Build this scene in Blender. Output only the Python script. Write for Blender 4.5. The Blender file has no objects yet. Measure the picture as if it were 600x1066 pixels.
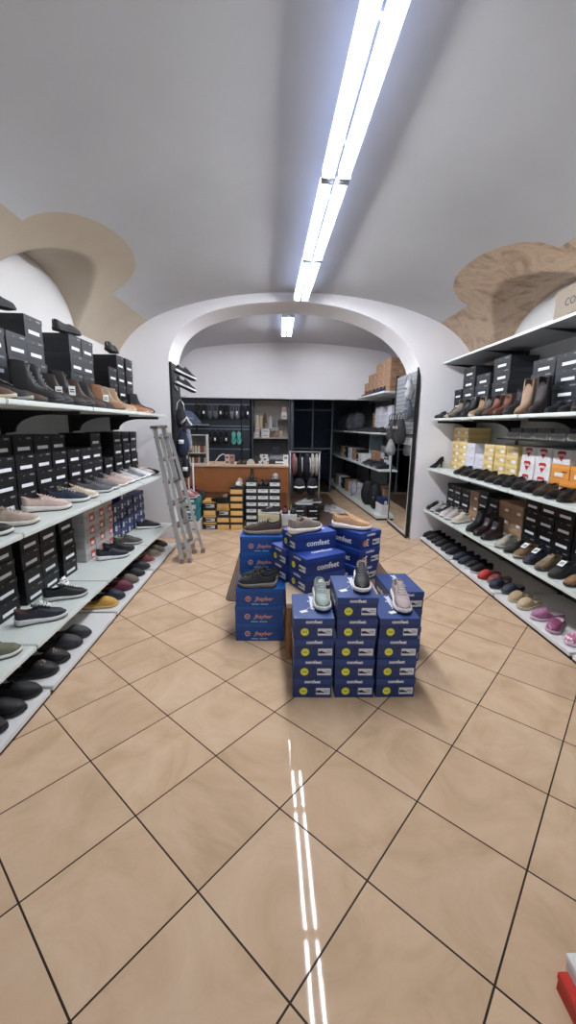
import bpy, bmesh, math, random
import numpy as np
from mathutils import Vector, Matrix
random.seed(7)
C = bpy.context.scene.collection
SC = bpy.context.scene
R = math.radians
PI = math.pi

# ------------------------------------------------------------------ camera
F_PX, PITCH, ROLL, YAW, EYE = 424.37, 0.207, 0.0136, R(1.6), 1.5
cam_d = bpy.data.cameras.new('camera')
cam = bpy.data.objects.new('camera', cam_d); C.objects.link(cam)
cam_d.sensor_fit = 'VERTICAL'; cam_d.sensor_height = 24.0
cam_d.lens = F_PX / 1066 * 24.0
cam_d.clip_start = 0.05; cam_d.clip_end = 60
fw = Vector((math.sin(YAW) * math.cos(PITCH), math.cos(YAW) * math.cos(PITCH), -math.sin(PITCH)))
r0 = Vector((math.cos(YAW), -math.sin(YAW), 0))
d0 = fw.cross(r0)
rt = math.cos(ROLL) * r0 - math.sin(ROLL) * d0
dn = math.sin(ROLL) * r0 + math.cos(ROLL) * d0
M4 = Matrix((rt, -dn, -fw)).transposed().to_4x4()
M4.translation = Vector((0, 0, EYE))
cam.matrix_world = M4
SC.camera = cam

# ------------------------------------------------------------------ world, exposure
SC.view_settings.view_transform = 'Standard'
SC.view_settings.look = 'None'
SC.view_settings.exposure = 0.09
SC.view_settings.gamma = 1.0
SC.view_settings.use_curve_mapping = False
SC.cycles.use_denoising = True
SC.cycles.max_bounces = 6
WORLD_STRENGTH = 0.85
TUBE_STRENGTH = 135.0
w = bpy.data.worlds.new('daylight'); SC.world = w; w.use_nodes = True
bg = w.node_tree.nodes['Background']
bg.inputs[0].default_value = (0.80, 0.86, 1.0, 1); bg.inputs[1].default_value = WORLD_STRENGTH

# ------------------------------------------------------------------ materials
def lin(c):
    return tuple(((v / 255) / 12.92 if v / 255 <= 0.04045 else ((v / 255 + 0.055) / 1.055) ** 2.4) for v in c)
_m = {}
def mat(c, rough=0.6, metal=0.0, var=0.08, scale=30.0, emit=0.0, bump=0.0, spec=0.5):
    key = (tuple(c), rough, metal, var, scale, emit, bump, spec)
    if key in _m: return _m[key]
    m = bpy.data.materials.new('surface_%d' % len(_m)); m.use_nodes = True
    nt = m.node_tree; b = nt.nodes['Principled BSDF']
    L = lin(c)
    b.inputs['Roughness'].default_value = rough
    b.inputs['Metallic'].default_value = metal
    b.inputs['Specular IOR Level'].default_value = spec
    b.inputs['Base Color'].default_value = (*L, 1)
    if var or bump:
        tc = nt.nodes.new('ShaderNodeTexCoord'); nz = nt.nodes.new('ShaderNodeTexNoise')
        nz.inputs['Scale'].default_value = scale; nz.inputs['Detail'].default_value = 3
        nt.links.new(tc.outputs['Object'], nz.inputs['Vector'])
        if var:
            rp = nt.nodes.new('ShaderNodeValToRGB')
            rp.color_ramp.elements[0].position = 0.3; rp.color_ramp.elements[1].position = 0.7
            rp.color_ramp.elements[0].color = (*[v * (1 - var) for v in L], 1)
            rp.color_ramp.elements[1].color = (*[min(1, v * (1 + var)) for v in L], 1)
            nt.links.new(nz.outputs['Fac'], rp.inputs['Fac'])
            nt.links.new(rp.outputs['Color'], b.inputs['Base Color'])
        if bump:
            bp = nt.nodes.new('ShaderNodeBump'); bp.inputs['Strength'].default_value = bump
            bp.inputs['Distance'].default_value = 0.01
            nt.links.new(nz.outputs['Fac'], bp.inputs['Height'])
            nt.links.new(bp.outputs['Normal'], b.inputs['Normal'])
    if emit:
        b.inputs['Emission Color'].default_value = (*L, 1)
        b.inputs['Emission Strength'].default_value = emit
    _m[key] = m
    return m

class NT:
    """small node-graph writer"""
    def __init__(s, name):
        s.m = bpy.data.materials.new(name); s.m.use_nodes = True
        s.nt = s.m.node_tree; s.b = s.nt.nodes['Principled BSDF']
    def n(s, t, **kw):
        x = s.nt.nodes.new(t)
        for k, v in kw.items(): setattr(x, k, v)
        return x
    def link(s, a, b): s.nt.links.new(a, b)
    def math(s, op, a, b=None, c=None):
        x = s.nt.nodes.new('ShaderNodeMath'); x.operation = op
        for i, v in enumerate((a, b, c)):
            if v is None: continue
            if isinstance(v, (int, float)): x.inputs[i].default_value = v
            else: s.link(v, x.inputs[i])
        return x.outputs[0]
    def mix(s, f, a, b):
        x = s.nt.nodes.new('ShaderNodeMix'); x.data_type = 'RGBA'
        s.link(f, x.inputs[0]) if not isinstance(f, (int, float)) else setattr(x.inputs[0], 'default_value', f)
        for sock, v in ((x.inputs[6], a), (x.inputs[7], b)):
            if isinstance(v, tuple): sock.default_value = (*v, 1) if len(v) == 3 else v
            else: s.link(v, sock)
        return x.outputs[2]
    def noise(s, vec, scale, detail=4, rough=0.5, dist=0.0):
        x = s.nt.nodes.new('ShaderNodeTexNoise')
        x.inputs['Scale'].default_value = scale; x.inputs['Detail'].default_value = detail
        x.inputs['Roughness'].default_value = rough; x.inputs['Distortion'].default_value = dist
        s.link(vec, x.inputs['Vector']); return x.outputs['Fac']
    def ramp(s, f, stops):
        x = s.nt.nodes.new('ShaderNodeValToRGB'); e = x.color_ramp.elements
        while len(e) < len(stops): e.new(0.5)
        for i, (p, c) in enumerate(stops):
            e[i].position = p; e[i].color = (*c, 1) if len(c) == 3 else c
        s.link(f, x.inputs['Fac']); return x.outputs['Color']

# ------------------------------------------------------------------ mesh building
class MB:
    def __init__(s): s.v = []; s.f = []
    def add(s, vs, fs):
        o = len(s.v); s.v += [tuple(p) for p in vs]; s.f += [tuple(i + o for i in f) for f in fs]; return s
    def box(s, x0, y0, z0, x1, y1, z1):
        return s.add([(x0, y0, z0), (x1, y0, z0), (x1, y1, z0), (x0, y1, z0), (x0, y0, z1), (x1, y0, z1), (x1, y1, z1), (x0, y1, z1)],
                     [(0, 3, 2, 1), (4, 5, 6, 7), (0, 1, 5, 4), (1, 2, 6, 5), (2, 3, 7, 6), (3, 0, 4, 7)])
    def quad(s, a, b, c, d): return s.add([a, b, c, d], [(0, 1, 2, 3)])
    def beam(s, a, b, wx, wy, up=(0, 0, 1)):
        a, b = Vector(a), Vector(b); d = (b - a).normalized(); u = Vector(up)
        if abs(d.dot(u)) > 0.98: u = Vector((1, 0, 0))
        x = d.cross(u).normalized() * wx / 2; y = d.cross(x).normalized() * wy / 2
        vs = [a - x - y, a + x - y, a + x + y, a - x + y, b - x - y, b + x - y, b + x + y, b - x + y]
        return s.add(vs, [(0, 3, 2, 1), (4, 5, 6, 7), (0, 1, 5, 4), (1, 2, 6, 5), (2, 3, 7, 6), (3, 0, 4, 7)])
    def tube(s, pts, r, n=8, closed=False):
        pts = [Vector(p) for p in pts]; k = len(pts); vs = []; fs = []
        rr = r if isinstance(r, (list, tuple)) else [r] * k
        ref = None
        for i, p in enumerate(pts):
            a = pts[(i - 1) % k] if (i or closed) else p; b = pts[(i + 1) % k] if (i < k - 1 or closed) else p
            d = (b - a).normalized()
            if ref is None:
                ref = Vector((0, 0, 1)) if abs(d.z) < 0.9 else Vector((1, 0, 0))
            x = d.cross(ref)
            if x.length < 1e-4: x = d.orthogonal()
            x.normalize(); y = d.cross(x).normalized(); ref = x.cross(d) * 1.0
            for j in range(n):
                t = 2 * PI * j / n
                vs.append(p + (x * math.cos(t) + y * math.sin(t)) * rr[i])
        m = k if closed else k - 1
        for i in range(m):
            for j in range(n):
                i2 = (i + 1) % k
                fs.append((i * n + j, i * n + (j + 1) % n, i2 * n + (j + 1) % n, i2 * n + j))
        if not closed:
            fs.append(tuple(range(n - 1, -1, -1))); fs.append(tuple((k - 1) * n + j for j in range(n)))
        return s.add(vs, fs)
    def lathe(s, prof, n=20, at=(0, 0, 0)):
        vs = []; fs = []; k = len(prof)
        for r, z in prof:
            for j in range(n):
                t = 2 * PI * j / n
                vs.append((at[0] + r * math.cos(t), at[1] + r * math.sin(t), at[2] + z))
        for i in range(k - 1):
            for j in range(n):
                fs.append((i * n + j, i * n + (j + 1) % n, (i + 1) * n + (j + 1) % n, (i + 1) * n + j))
        fs.append(tuple(range(n - 1, -1, -1))); fs.append(tuple((k - 1) * n + j for j in range(n)))
        return s.add(vs, fs)
    def prism(s, poly, axis, a0, a1):
        """poly: 2-D outline, extruded along axis ('x','y','z') from a0 to a1"""
        def P(u, v, a): return {'x': (a, u, v), 'y': (u, a, v), 'z': (u, v, a)}[axis]
        n = len(poly)
        vs = [P(u, v, a0) for u, v in poly] + [P(u, v, a1) for u, v in poly]
        fs = [tuple(range(n - 1, -1, -1)), tuple(range(n, 2 * n))] + [(i, (i + 1) % n, n + (i + 1) % n, n + i) for i in range(n)]
        return s.add(vs, fs)
    def loft(s, rings, closed=True, cap=True):
        n = len(rings[0]); vs = [p for r in rings for p in r]; fs = []
        m = n if closed else n - 1
        for i in range(len(rings) - 1):
            for j in range(m):
                fs.append((i * n + j, i * n + (j + 1) % n, (i + 1) * n + (j + 1) % n, (i + 1) * n + j))
        if cap and closed:
            fs.append(tuple(range(n - 1, -1, -1))); fs.append(tuple((len(rings) - 1) * n + j for j in range(n)))
        return s.add(vs, fs)
    def mesh(s, name, m=None, smooth=False, bevel=0.0, merge=0.0, subdiv=0):
        me = bpy.data.meshes.new(name); me.from_pydata(s.v, [], s.f)
        bm = bmesh.new(); bm.from_mesh(me)
        if merge: bmesh.ops.remove_doubles(bm, verts=bm.verts, dist=merge)
        bmesh.ops.recalc_face_normals(bm, faces=bm.faces)
        if bevel:
            bmesh.ops.bevel(bm, geom=list(bm.edges), offset=bevel, segments=2, affect='EDGES', clamp_overlap=True)
        if smooth:
            for f in bm.faces: f.smooth = True
        bm.to_mesh(me); bm.free()
        if m: me.materials.append(m)
        return me
    def build(s, name, m=None, parent=None, **kw):
        return put(name, s.mesh(name, m, **kw), parent)

def put(name, me, parent=None, m=None):
    o = bpy.data.objects.new(name, me); C.objects.link(o)
    if parent: o.parent = parent
    if m is not None:
        o.material_slots[0].link = 'OBJECT'; o.material_slots[0].material = m
    return o
def tag(o, label, cat, group=None):
    o['label'] = label; o['category'] = cat
    if group: o['group'] = group
    n = len(label.split())
    if n > 16 or n < 4: print('LABELLEN', n, label)
    return o
def struct(o): o['kind'] = 'structure'; return o
def empty(name, loc, rz=0.0):
    o = bpy.data.objects.new(name, None); C.objects.link(o); o.location = loc; o.rotation_euler = (0, 0, rz)
    o.empty_display_size = 0.05; return o
def smooth_by_angle(me):
    me.shade_smooth() if hasattr(me, 'shade_smooth') else None
_txt = {}
def text_mesh(s, size, depth=0.0004, bold=0.0):
    k = (s, size, depth, bold)
    if k in _txt: return _txt[k]
    cu = bpy.data.curves.new('lettering', 'FONT'); cu.body = s; cu.size = size; cu.extrude = depth
    cu.align_x = 'CENTER'; cu.align_y = 'CENTER'; cu.resolution_u = 2; cu.offset = bold; cu.shear = 0.25 if s == 'Jhayber' else 0.0
    o = bpy.data.objects.new('lettering', cu); C.objects.link(o)
    dg = bpy.context.evaluated_depsgraph_get()
    me = bpy.data.meshes.new_from_object(o.evaluated_get(dg)); bpy.data.objects.remove(o)
    me.materials.clear(); me.materials.append(None); _txt[k] = me
    return me
def letter(name, s, size, m, parent, loc, rot=(PI / 2, 0, 0), bold=0.0):
    o = put(name, text_mesh(s, size, 0.0004, bold), parent, m); o.location = loc; o.rotation_euler = rot; return o

ORD = ['', 'first', 'second', 'third', 'fourth', 'fifth', 'sixth', 'seventh', 'eighth', 'ninth', 'tenth', 'eleventh', 'twelfth', 'thirteenth', 'fourteenth', 'fifteenth', 'sixteenth', 'seventeenth', 'eighteenth', 'nineteenth', 'twentieth']
LEV = {1: ['only box'], 2: ['lower', 'upper'], 3: ['bottom', 'middle', 'top'], 4: ['bottom', 'second-up', 'third-up', 'top'],
       5: ['bottom', 'second-up', 'third-up', 'fourth-up', 'top'], 6: ['bottom', 'second-up', 'third-up', 'fourth-up', 'fifth-up', 'top'],
       7: ['bottom', 'second-up', 'third-up', 'fourth-up', 'fifth-up', 'sixth-up', 'top']}

# ------------------------------------------------------------------ structure
Y0, Y_ARCH, Y_ARCH2, Y_BULK, Y_END = -1.6, 5.38, 5.93, 8.3, 12.0
XL, XR, XC = -1.97, 2.58, 0.25

# floor: 0.4 m polished tiles laid diagonally
g = NT('polished_floor_tiles')
tc = g.n('ShaderNodeTexCoord'); mp = g.n('ShaderNodeMapping'); mp.vector_type = 'TEXTURE'
mp.inputs['Location'].default_value = (0.045, 0.791, 0); mp.inputs['Rotation'].default_value = (0, 0, R(-42.55))
mp.inputs['Scale'].default_value = (0.39975, 0.39975, 1)
g.link(tc.outputs['Object'], mp.inputs['Vector'])
sp = g.n('ShaderNodeSeparateXYZ'); g.link(mp.outputs['Vector'], sp.inputs[0])
def edge(sock):
    fr = g.math('FRACT', sock); return g.math('MINIMUM', fr, g.math('SUBTRACT', 1.0, fr))
ed = g.math('MINIMUM', edge(sp.outputs[0]), edge(sp.outputs[1]))
grout = g.math('LESS_THAN', ed, 0.0075)
wn = g.n('ShaderNodeTexWhiteNoise'); wn.noise_dimensions = '2D'
cb = g.n('ShaderNodeCombineXYZ'); g.link(g.math('FLOOR', sp.outputs[0]), cb.inputs[0]); g.link(g.math('FLOOR', sp.outputs[1]), cb.inputs[1])
g.link(cb.outputs[0], wn.inputs['Vector'])
vadd = g.n('ShaderNodeVectorMath', operation='MULTIPLY_ADD')
g.link(wn.outputs['Color'], vadd.inputs[0]); vadd.inputs[1].default_value = (7, 7, 7); g.link(tc.outputs['Object'], vadd.inputs[2])
nz = g.noise(vadd.outputs[0], 3.0, 8, 0.6, 1.2)
tcol = g.ramp(nz, [(0.30, lin((190, 162, 131))), (0.5, lin((206, 176, 146))), (0.72, lin((216, 189, 160)))])
br = g.n('ShaderNodeHueSaturation'); g.link(tcol, br.inputs['Color'])
g.link(g.math('MULTIPLY_ADD', wn.outputs['Value'], 0.08, 0.96), br.inputs['Value'])
g.link(g.mix(grout, br.outputs[0], lin((52, 38, 30))), g.b.inputs['Base Color'])
g.link(g.math('MULTIPLY_ADD', grout, 0.5, 0.03), g.b.inputs['Roughness'])
g.b.inputs['Specular IOR Level'].default_value = 0.11
FLOOR_M = g.m
struct(MB().box(XL - 0.1, Y0, -0.06, XR + 0.1, Y_END, 0).build('floor', FLOOR_M))

# painted ceiling
YL, YR, PER, LOBE = 3.61, 3.92, 2.5, 0.71
def paint_ceiling():
    g = NT('vault_plaster'); tc = g.n('ShaderNodeTexCoord'); s = g.n('ShaderNodeSeparateXYZ')
    g.link(tc.outputs['Object'], s.inputs[0]); X, Y = s.outputs[0], s.outputs[1]
    def side(sign, yc, edge_dx, head):
        dx = g.math('MULTIPLY', g.math('SUBTRACT', X, XC), sign)
        base = g.math('GREATER_THAN', dx, edge_dx)
        ym = g.math('MINIMUM', Y, yc + PER / 2 - 0.001)
        v = g.math('SUBTRACT', g.math('FLOORED_MODULO', g.math('ADD', g.math('SUBTRACT', ym, yc), PER / 2 + PER * 20), PER), PER / 2)
        a = g.math('DIVIDE', v, LOBE); b = g.math('DIVIDE', g.math('SUBTRACT', edge_dx, dx), head)
        inside = g.math('LESS_THAN', g.math('ADD', g.math('POWER', g.math('ABSOLUTE', a), 2.0), g.math('POWER', g.math('ABSOLUTE', b), 2.0)), 1.0)
        inside = g.math('MULTIPLY', inside, g.math('LESS_THAN', Y, yc + PER / 2))
        inside = g.math('MULTIPLY', inside, g.math('GREATER_THAN', dx, edge_dx - head - 0.02))
        return g.math('MAXIMUM', base, inside)
    ml = side(-1.0, YL, 1.85, 0.40); mr = side(1.0, YR, 1.76, 0.36)
    nzb = g.noise(tc.outputs['Object'], 1.1, 3)
    grey = g.ramp(nzb, [(0.3, lin((184, 185, 187))), (0.7, lin((194, 195, 198)))])
    tanl = g.ramp(g.noise(tc.outputs['Object'], 2.0, 4), [(0.3, lin((180, 166, 147))), (0.7, lin((192, 179, 160)))])
    tr = g.noise(tc.outputs['Object'], 4.0, 9, 0.62, 1.6)
    tanr = g.ramp(tr, [(0.32, lin((150, 128, 108))), (0.48, lin((186, 162, 138))), (0.6, lin((200, 176, 150))), (0.75, lin((166, 144, 122)))])
    c = g.mix(ml, grey, tanl); c = g.mix(mr, c, tanr)
    g.link(c, g.b.inputs['Base Color']); g.b.inputs['Roughness'].default_value = 0.75
    bp = g.n('ShaderNodeBump'); bp.inputs['Strength'].default_value = 0.25; bp.inputs['Distance'].default_value = 0.02
    g.link(g.noise(tc.outputs['Object'], 3.0, 5), bp.inputs['Height']); g.link(bp.outputs[0], g.b.inputs['Normal'])
    return g.m
def main_vault(dx):
    return np.interp(dx, *zip(*VP))
# smooth monotone profile of the barrel vault (distance from the crown line -> height)
_k = [(0, 3.035), (0.4, 3.03), (0.8, 2.985), (1.15, 2.92), (1.44, 2.84), (1.7, 2.745), (1.88, 2.64), (2.02, 2.52), (2.12, 2.40), (2.2, 2.27), (2.3, 2.05)]
_k = [(d * 1.0346, 1.5 + (z - 1.5) * 1.0346) for d, z in _k]
_x = np.linspace(0, 2.4, 241); _z = np.interp(_x, *zip(*_k))
for _ in range(3):
    _p = np.pad(_z, 8, mode='reflect', reflect_type='odd'); _p[:8] = _z[1:9][::-1]
    _z = np.convolve(_p, np.ones(17) / 17, 'valid')
VP = list(zip(_x, _z))
def ceiling_z(x, y):
    z = np.interp(abs(x - XC), _x, _z)
    yc0 = YL if x < XC else YR
    if abs(x - XC) > 1.2:
        for k in (0, 1, 2, 3):
            d = (y - (yc0 - PER * k)) / (0.67 if x < XC else 0.86)
            if abs(d) < 1: z = max(z, 2.32 + 0.46 * math.sqrt(1 - d * d))
    return z
nx, ny = 160, 272
xs = np.linspace(XL - 0.02, XR + 0.02, nx); ys = np.linspace(Y0, Y_ARCH + 0.02, ny)
mb = MB()
mb.v = [(float(x), float(y), float(ceiling_z(x, y))) for y in ys for x in xs]
mb.f = [(j * nx + i, (j + 1) * nx + i, (j + 1) * nx + i + 1, j * nx + i + 1) for j in range(ny - 1) for i in range(nx - 1)]
ce = mb.build('ceiling', paint_ceiling(), smooth=False); struct(ce)
for p in ce.data.polygons: p.use_smooth = True

WALL = mat((214, 212, 210), 0.7, var=0.025, scale=2.5, bump=0.06)
WHITE_WALL = mat((236, 234, 236), 0.7, var=0.02, scale=2.0)
struct(MB().box(XL - 0.1, Y0, 0, XL, Y_END, 3.3).build('wall_left', WALL))
struct(MB().box(XR, Y0, 0, XR + 0.1, Y_END, 3.3).build('wall_right', WALL))

# arch wall between the two rooms
prof = [(-1.32, 0.0), (-1.32, 2.12), (-1.315, 2.29), (-1.27, 2.44), (-1.19, 2.57), (-1.05, 2.69), (-0.86, 2.785), (-0.6, 2.86), (-0.25, 2.915), (0.2, 2.935),
        (0.6, 2.905), (0.92, 2.84), (1.2, 2.74), (1.41, 2.62), (1.57, 2.48), (1.69, 2.32), (1.755, 2.16), (1.78, 2.0), (1.78, 0.0)]
prof = [(x * 1.0346, 1.5 + (z - 1.5) * 1.0346 if z > 0 else 0.0) for x, z in prof]
def cr(pts, k=4):
    out = []
    for i in range(len(pts) - 1):
        p0 = pts[max(i - 1, 0)]; p1 = pts[i]; p2 = pts[i + 1]; p3 = pts[min(i + 2, len(pts) - 1)]
        for j in range(k):
            t = j / k
            out.append(tuple(0.5 * (2 * p1[a] + (p2[a] - p0[a]) * t + (2 * p0[a] - 5 * p1[a] + 4 * p2[a] - p3[a]) * t * t + (3 * p1[a] - p0[a] - 3 * p2[a] + p3[a]) * t ** 3) for a in (0, 1)))
    return out + [pts[-1]]
curve = [prof[0]] + cr(prof[1:-1]) + [prof[-1]]
mb = MB(); ZT = 3.3
def q2(y, a, b, c, d): mb.quad(*[(p[0], y, p[1]) for p in (a, b, c, d)])
for y in (Y_ARCH, Y_ARCH2):
    q2(y, (XL - 0.05, 0), (prof[0][0], 0), (prof[0][0], ZT), (XL - 0.05, ZT)); q2(y, (prof[-1][0], 0), (XR + 0.05, 0), (XR + 0.05, ZT), (prof[-1][0], ZT))
    for a, b in zip(curve[1:-2], curve[2:-1]):
        q2(y, a, b, (b[0], ZT), (a[0], ZT))
for a, b in zip(curve[:-1], curve[1:]):
    mb.quad((a[0], Y_ARCH, a[1]), (b[0], Y_ARCH, b[1]), (b[0], Y_ARCH2, b[1]), (a[0], Y_ARCH2, a[1]))
struct(mb.build('wall_arch', WHITE_WALL, merge=0.0005))

# back room: shallow vault, white bulkhead, dark walls
mb = MB(); rows = []
bx = np.linspace(XL - 0.02, XR + 0.02, 61)
def bz(x): return 3.07 - 0.16 * (abs(x - XC) / 2.0) ** 2 - (0.5 * max(0, abs(x - XC) - 1.75) ** 2 * 3)
mb.v = [(float(x), y, float(bz(x))) for y in (Y_ARCH2 - 0.05, Y_BULK + 0.05) for x in bx]
mb.f = [(i, 61 + i, 62 + i, i + 1) for i in range(60)]
o = mb.build('ceiling_back_room', mat((190, 190, 194), 0.75, var=0.02, scale=2)); struct(o)
for p in o.data.polygons: p.use_smooth = True
mb = MB().box(XL - 0.02, Y_BULK, 2.52, XR + 0.02, Y_BULK + 0.15, 3.3).box(XL - 0.02, Y_BULK, 2.03, XR + 0.02, Y_BULK + 0.15, 2.514).box(XL - 0.02, Y_BULK + 0.01, 2.51, XR + 0.02, Y_BULK + 0.14, 2.525)
struct(mb.build('wall_bulkhead', WHITE_WALL))
DARKW = mat((56, 64, 76), 0.45, var=0.15, scale=3)
struct(MB().box(XL - 0.05, 8.95, 0, 0.3, 9.05, 2.6).build('wall_back', DARKW))
struct(MB().box(0.26, 8.46, 0, 0.32, Y_END, 2.6).build('wall_partition', DARKW))
struct(MB().box(0.26, Y_END - 0.1, 0, XR, Y_END, 2.6).build('wall_far_end', mat((110, 120, 132), 0.4, var=0.15, scale=2)))
struct(MB().box(XL - 0.05, Y_BULK + 0.15, 2.5, XR + 0.05, Y_END, 2.6).build('ceiling_storeroom', mat((60, 64, 70), 0.7)))

# ------------------------------------------------------------------ ceiling lights
TUBE = mat((246, 249, 255), 0.4, var=0, emit=TUBE_STRENGTH)
HOUSE = mat((150, 154, 160), 0.35, metal=0.3, var=0.0)
WING_FILL = mat((206, 220, 255), 0.3, var=0.0, emit=5.0)  # side covers; bluish glow added to fill the dim vault beside the tubes
CAPM = mat((196, 200, 206), 0.35, metal=0.4, var=0.0)
def fixture(x, y0, y1, zt, label, drift=0.0, rz=R(1.75)):
    t = empty('ceiling_light', (x, y0, zt), rz); tag(t, label, 'light', 'twin tube ceiling lights')
    Ln = y1 - y0
    for s in (-1, 1):
        cx = s * 0.048
        e = -0.0335
        pr = [(cx - 0.030, e), (cx - 0.022, -0.003), (cx + 0.022, -0.003), (cx + 0.030, e), (cx + 0.028, e), (cx + 0.019, -0.010), (cx - 0.019, -0.010), (cx - 0.028, e)]
        MB().prism(pr, 'y', 0.015, Ln - 0.015).build('reflector', HOUSE, t)
        MB().tube([(cx, 0.03, -0.036), (cx, Ln - 0.03, -0.036)], 0.0140, 12).build('tube', TUBE, t, smooth=True)
        for q in (-1, 1):
            MB().box(cx + q * 0.034 - 0.002, 0.02, e, cx + q * 0.034 + 0.002, Ln - 0.02, -0.006).build('diffuser_fill_wing', WING_FILL, t)
        for yy in (0.0, Ln - 0.02):
            MB().box(cx - 0.037, yy, -0.055, cx + 0.037, yy + 0.02, -0.002).build('end_cap', CAPM, t, bevel=0.003)
    for yy in (0.25, Ln - 0.25):
        MB().box(-0.07, yy - 0.015, -0.006, 0.07, yy + 0.015, 0.03 + drift).build('mounting_clip', CAPM, t)
    return t
fixture(0.372, 1.585, 2.77, 2.99, 'twin tube light nearest the shop entrance on the vault crown')
fixture(0.335, 2.80, 3.98, 2.99, 'twin tube light in the middle of the row of three')
fixture(0.298, 4.01, 5.17, 2.99, 'twin tube light closest to the white arch, third of the row')
fixture(0.135, 6.03, 7.25, 3.02, 'twin tube light hanging in the back room beyond the arch', 0.02, 0.0)

# ------------------------------------------------------------------ shelving
SHELF = mat((216, 222, 217), 0.35, var=0.03, scale=8)
BLACK = mat((16, 16, 18), 0.5, var=0.1)
PANEL = mat((196, 200, 200), 0.55, var=0.03, scale=5)
BASEM = mat((226, 226, 226), 0.4, var=0.03, scale=8)
DARKBACK = mat((40, 40, 40), 0.6, var=0.1)
def wall_rack(label, side, xw, xbase, xfront, ys, zs, base_h, panel_top):
    """bays along y; side=+1: shelves reach towards +x from the wall at xw"""
    t = empty('shelving_rack', (xw, ys[0], 0)); tag(t, label, 'shelving')
    L = lambda x: x - xw
    yy = [y - ys[0] for y in ys]
    for i in range(len(yy)):
        MB().box(min(L(xw), side * 0.022), yy[i] - 0.02, 0, max(L(xw), side * 0.022), yy[i] + 0.02, panel_top).build('upright', BLACK, t)
    for i in range(len(yy) - 1):
        a, b = yy[i] + 0.006, yy[i + 1] - 0.006
        MB().box(min(0, side * 0.010), a + 0.015, base_h, max(0, side * 0.010), b - 0.015, zs[0] - 0.03).build('lower_back_panel', DARKBACK, t)
        MB().box(min(0, side * 0.010), a + 0.015, zs[0] - 0.029, max(0, side * 0.010), b - 0.015, panel_top - 0.01).build('back_panel', PANEL, t)
        x0, x1 = sorted((side * 0.023, L(xbase)))
        kx0, kx1 = sorted((side * 0.023, L(xbase) - side * 0.012))
        bs = MB().box(x0, a + 0.008, base_h - 0.03, x1, b - 0.008, base_h).build('base_shelf', BASEM, t, bevel=0.003)
        MB().box(kx0, a, 0, kx1, b, base_h - 0.03).build('plinth', BLACK, bs)
        for z in zs:
            x0, x1 = sorted((side * 0.023, L(xfront)))
            MB().box(x0, a, z - 0.028, x1, b, z).build('shelf', SHELF, t, bevel=0.004)
    for y in yy:
        for z in zs:
            # black bracket with a hollow curve under the shelf
            D = abs(xfront - xw) - 0.10; dr = 0.122 if z > 1.5 else 0.006
            pts = [(0.0225, z - 0.029), (D, z - 0.029), (D, z - 0.056)]
            for k in range(9):
                a = k / 8 * PI / 2
                pts.append((0.10 + (D * 0.62 - 0.10) * (1 - math.sin(a)), z - 0.056 - dr * (1 - math.cos(a))))
            pts += [(0.0225, z - 0.056 - dr - 0.01)]
            MB().prism([(side * u, v) for u, v in pts], 'y', y - 0.012, y + 0.012).build('bracket', BLACK, t)
    return t
ZL = [0.315, 0.945, 1.615]
ZR = [0.44, 0.995, 1.622]
YSL = [0.18, 1.12, 2.06, 3.00, 3.97, 4.94]
YSR = [0.42, 1.41, 2.40, 3.39, 4.36, 5.33]
wall_rack('long white shelving rack along the wall behind the folded ladder', 1, XL + 0.005, -1.25, -1.30, YSL, ZL, 0.055, 2.05)
rr = wall_rack('long white shelving rack under the tan lettered sign', -1, XR - 0.005, 1.955, 1.97, YSR, ZR, 0.055, 2.36)
# grey canopy shelf over the upper tier of the right-hand rack
CANOPY = mat((150, 154, 160), 0.5, var=0.05)
for a, b in zip(YSR[:-1], YSR[1:]):
    MB().box(-0.50, a - YSR[0] + 0.005, 2.285, -0.036, b - YSR[0] - 0.005, 2.305).build('canopy_shelf', CANOPY, rr)
    MB().box(-0.506, a - YSR[0] + 0.003, 2.288, -0.50, b - YSR[0] - 0.003, 2.308).build('canopy_edge', SHELF, rr)
for y in YSR:
    MB().prism([(-0.036, 2.284), (-0.47, 2.284), (-0.036, 2.235)], 'y', y - YSR[0] - 0.01, y - YSR[0] + 0.01).build('bracket', BLACK, rr)

# ------------------------------------------------------------------ shoe boxes
def shoe_box_proto(name, w, d, h, body, lid, front=(), lid_h=0.036):
    """front face at y=0 looking to -y; front: list of (part, mesh, material, (x,y,z), rot)"""
    rows = []
    bm_ = MB().box(-w / 2, 0, 0, w / 2, d, h - 0.004).mesh('box_body', body, bevel=0.0015)
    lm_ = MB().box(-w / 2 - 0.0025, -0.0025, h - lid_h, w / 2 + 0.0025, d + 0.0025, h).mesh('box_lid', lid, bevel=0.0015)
    return dict(name=name, body=bm_, lid=lm_, front=front, w=w, d=d, h=h)
def flat(w, h, m, t=0.0007):
    return MB().box(-w / 2, -t, -h / 2, w / 2, 0, h / 2).mesh('flat_part', m)
def disc(r, m, t=0.0007, n=20):
    return MB().prism([(r * math.cos(2 * PI * k / n), r * math.sin(2 * PI * k / n)) for k in range(n)], 'y', -t, 0).mesh('round_part', m)
WHITE = mat((238, 238, 236), 0.55, var=0.0)
PAPER = mat((228, 230, 234), 0.6, var=0.03, scale=60)
GREYTXT = mat((128, 130, 134), 0.6, var=0.0)
INK = mat((40, 42, 46), 0.6, var=0.0)
F0 = (0, 0, 0)
def P(part, me, loc, rot=F0, m=None): return (part, me, loc, rot, m)
FL = -0.0028
def black_front(w, h, lab=(0.62, 0.022), dy=0.30, c=PAPER):
    return [P('label', flat(w * lab[0], lab[1], c), (0.0, 0, h * dy)), P('mark', flat(w * 0.22, 0.010, GREYTXT, 0.0005), (w * 0.27, FL, h * 0.86)), P('mark', flat(0.008, 0.008, GREYTXT, 0.0005), (-w * 0.16, FL, h * 0.84))]
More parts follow.
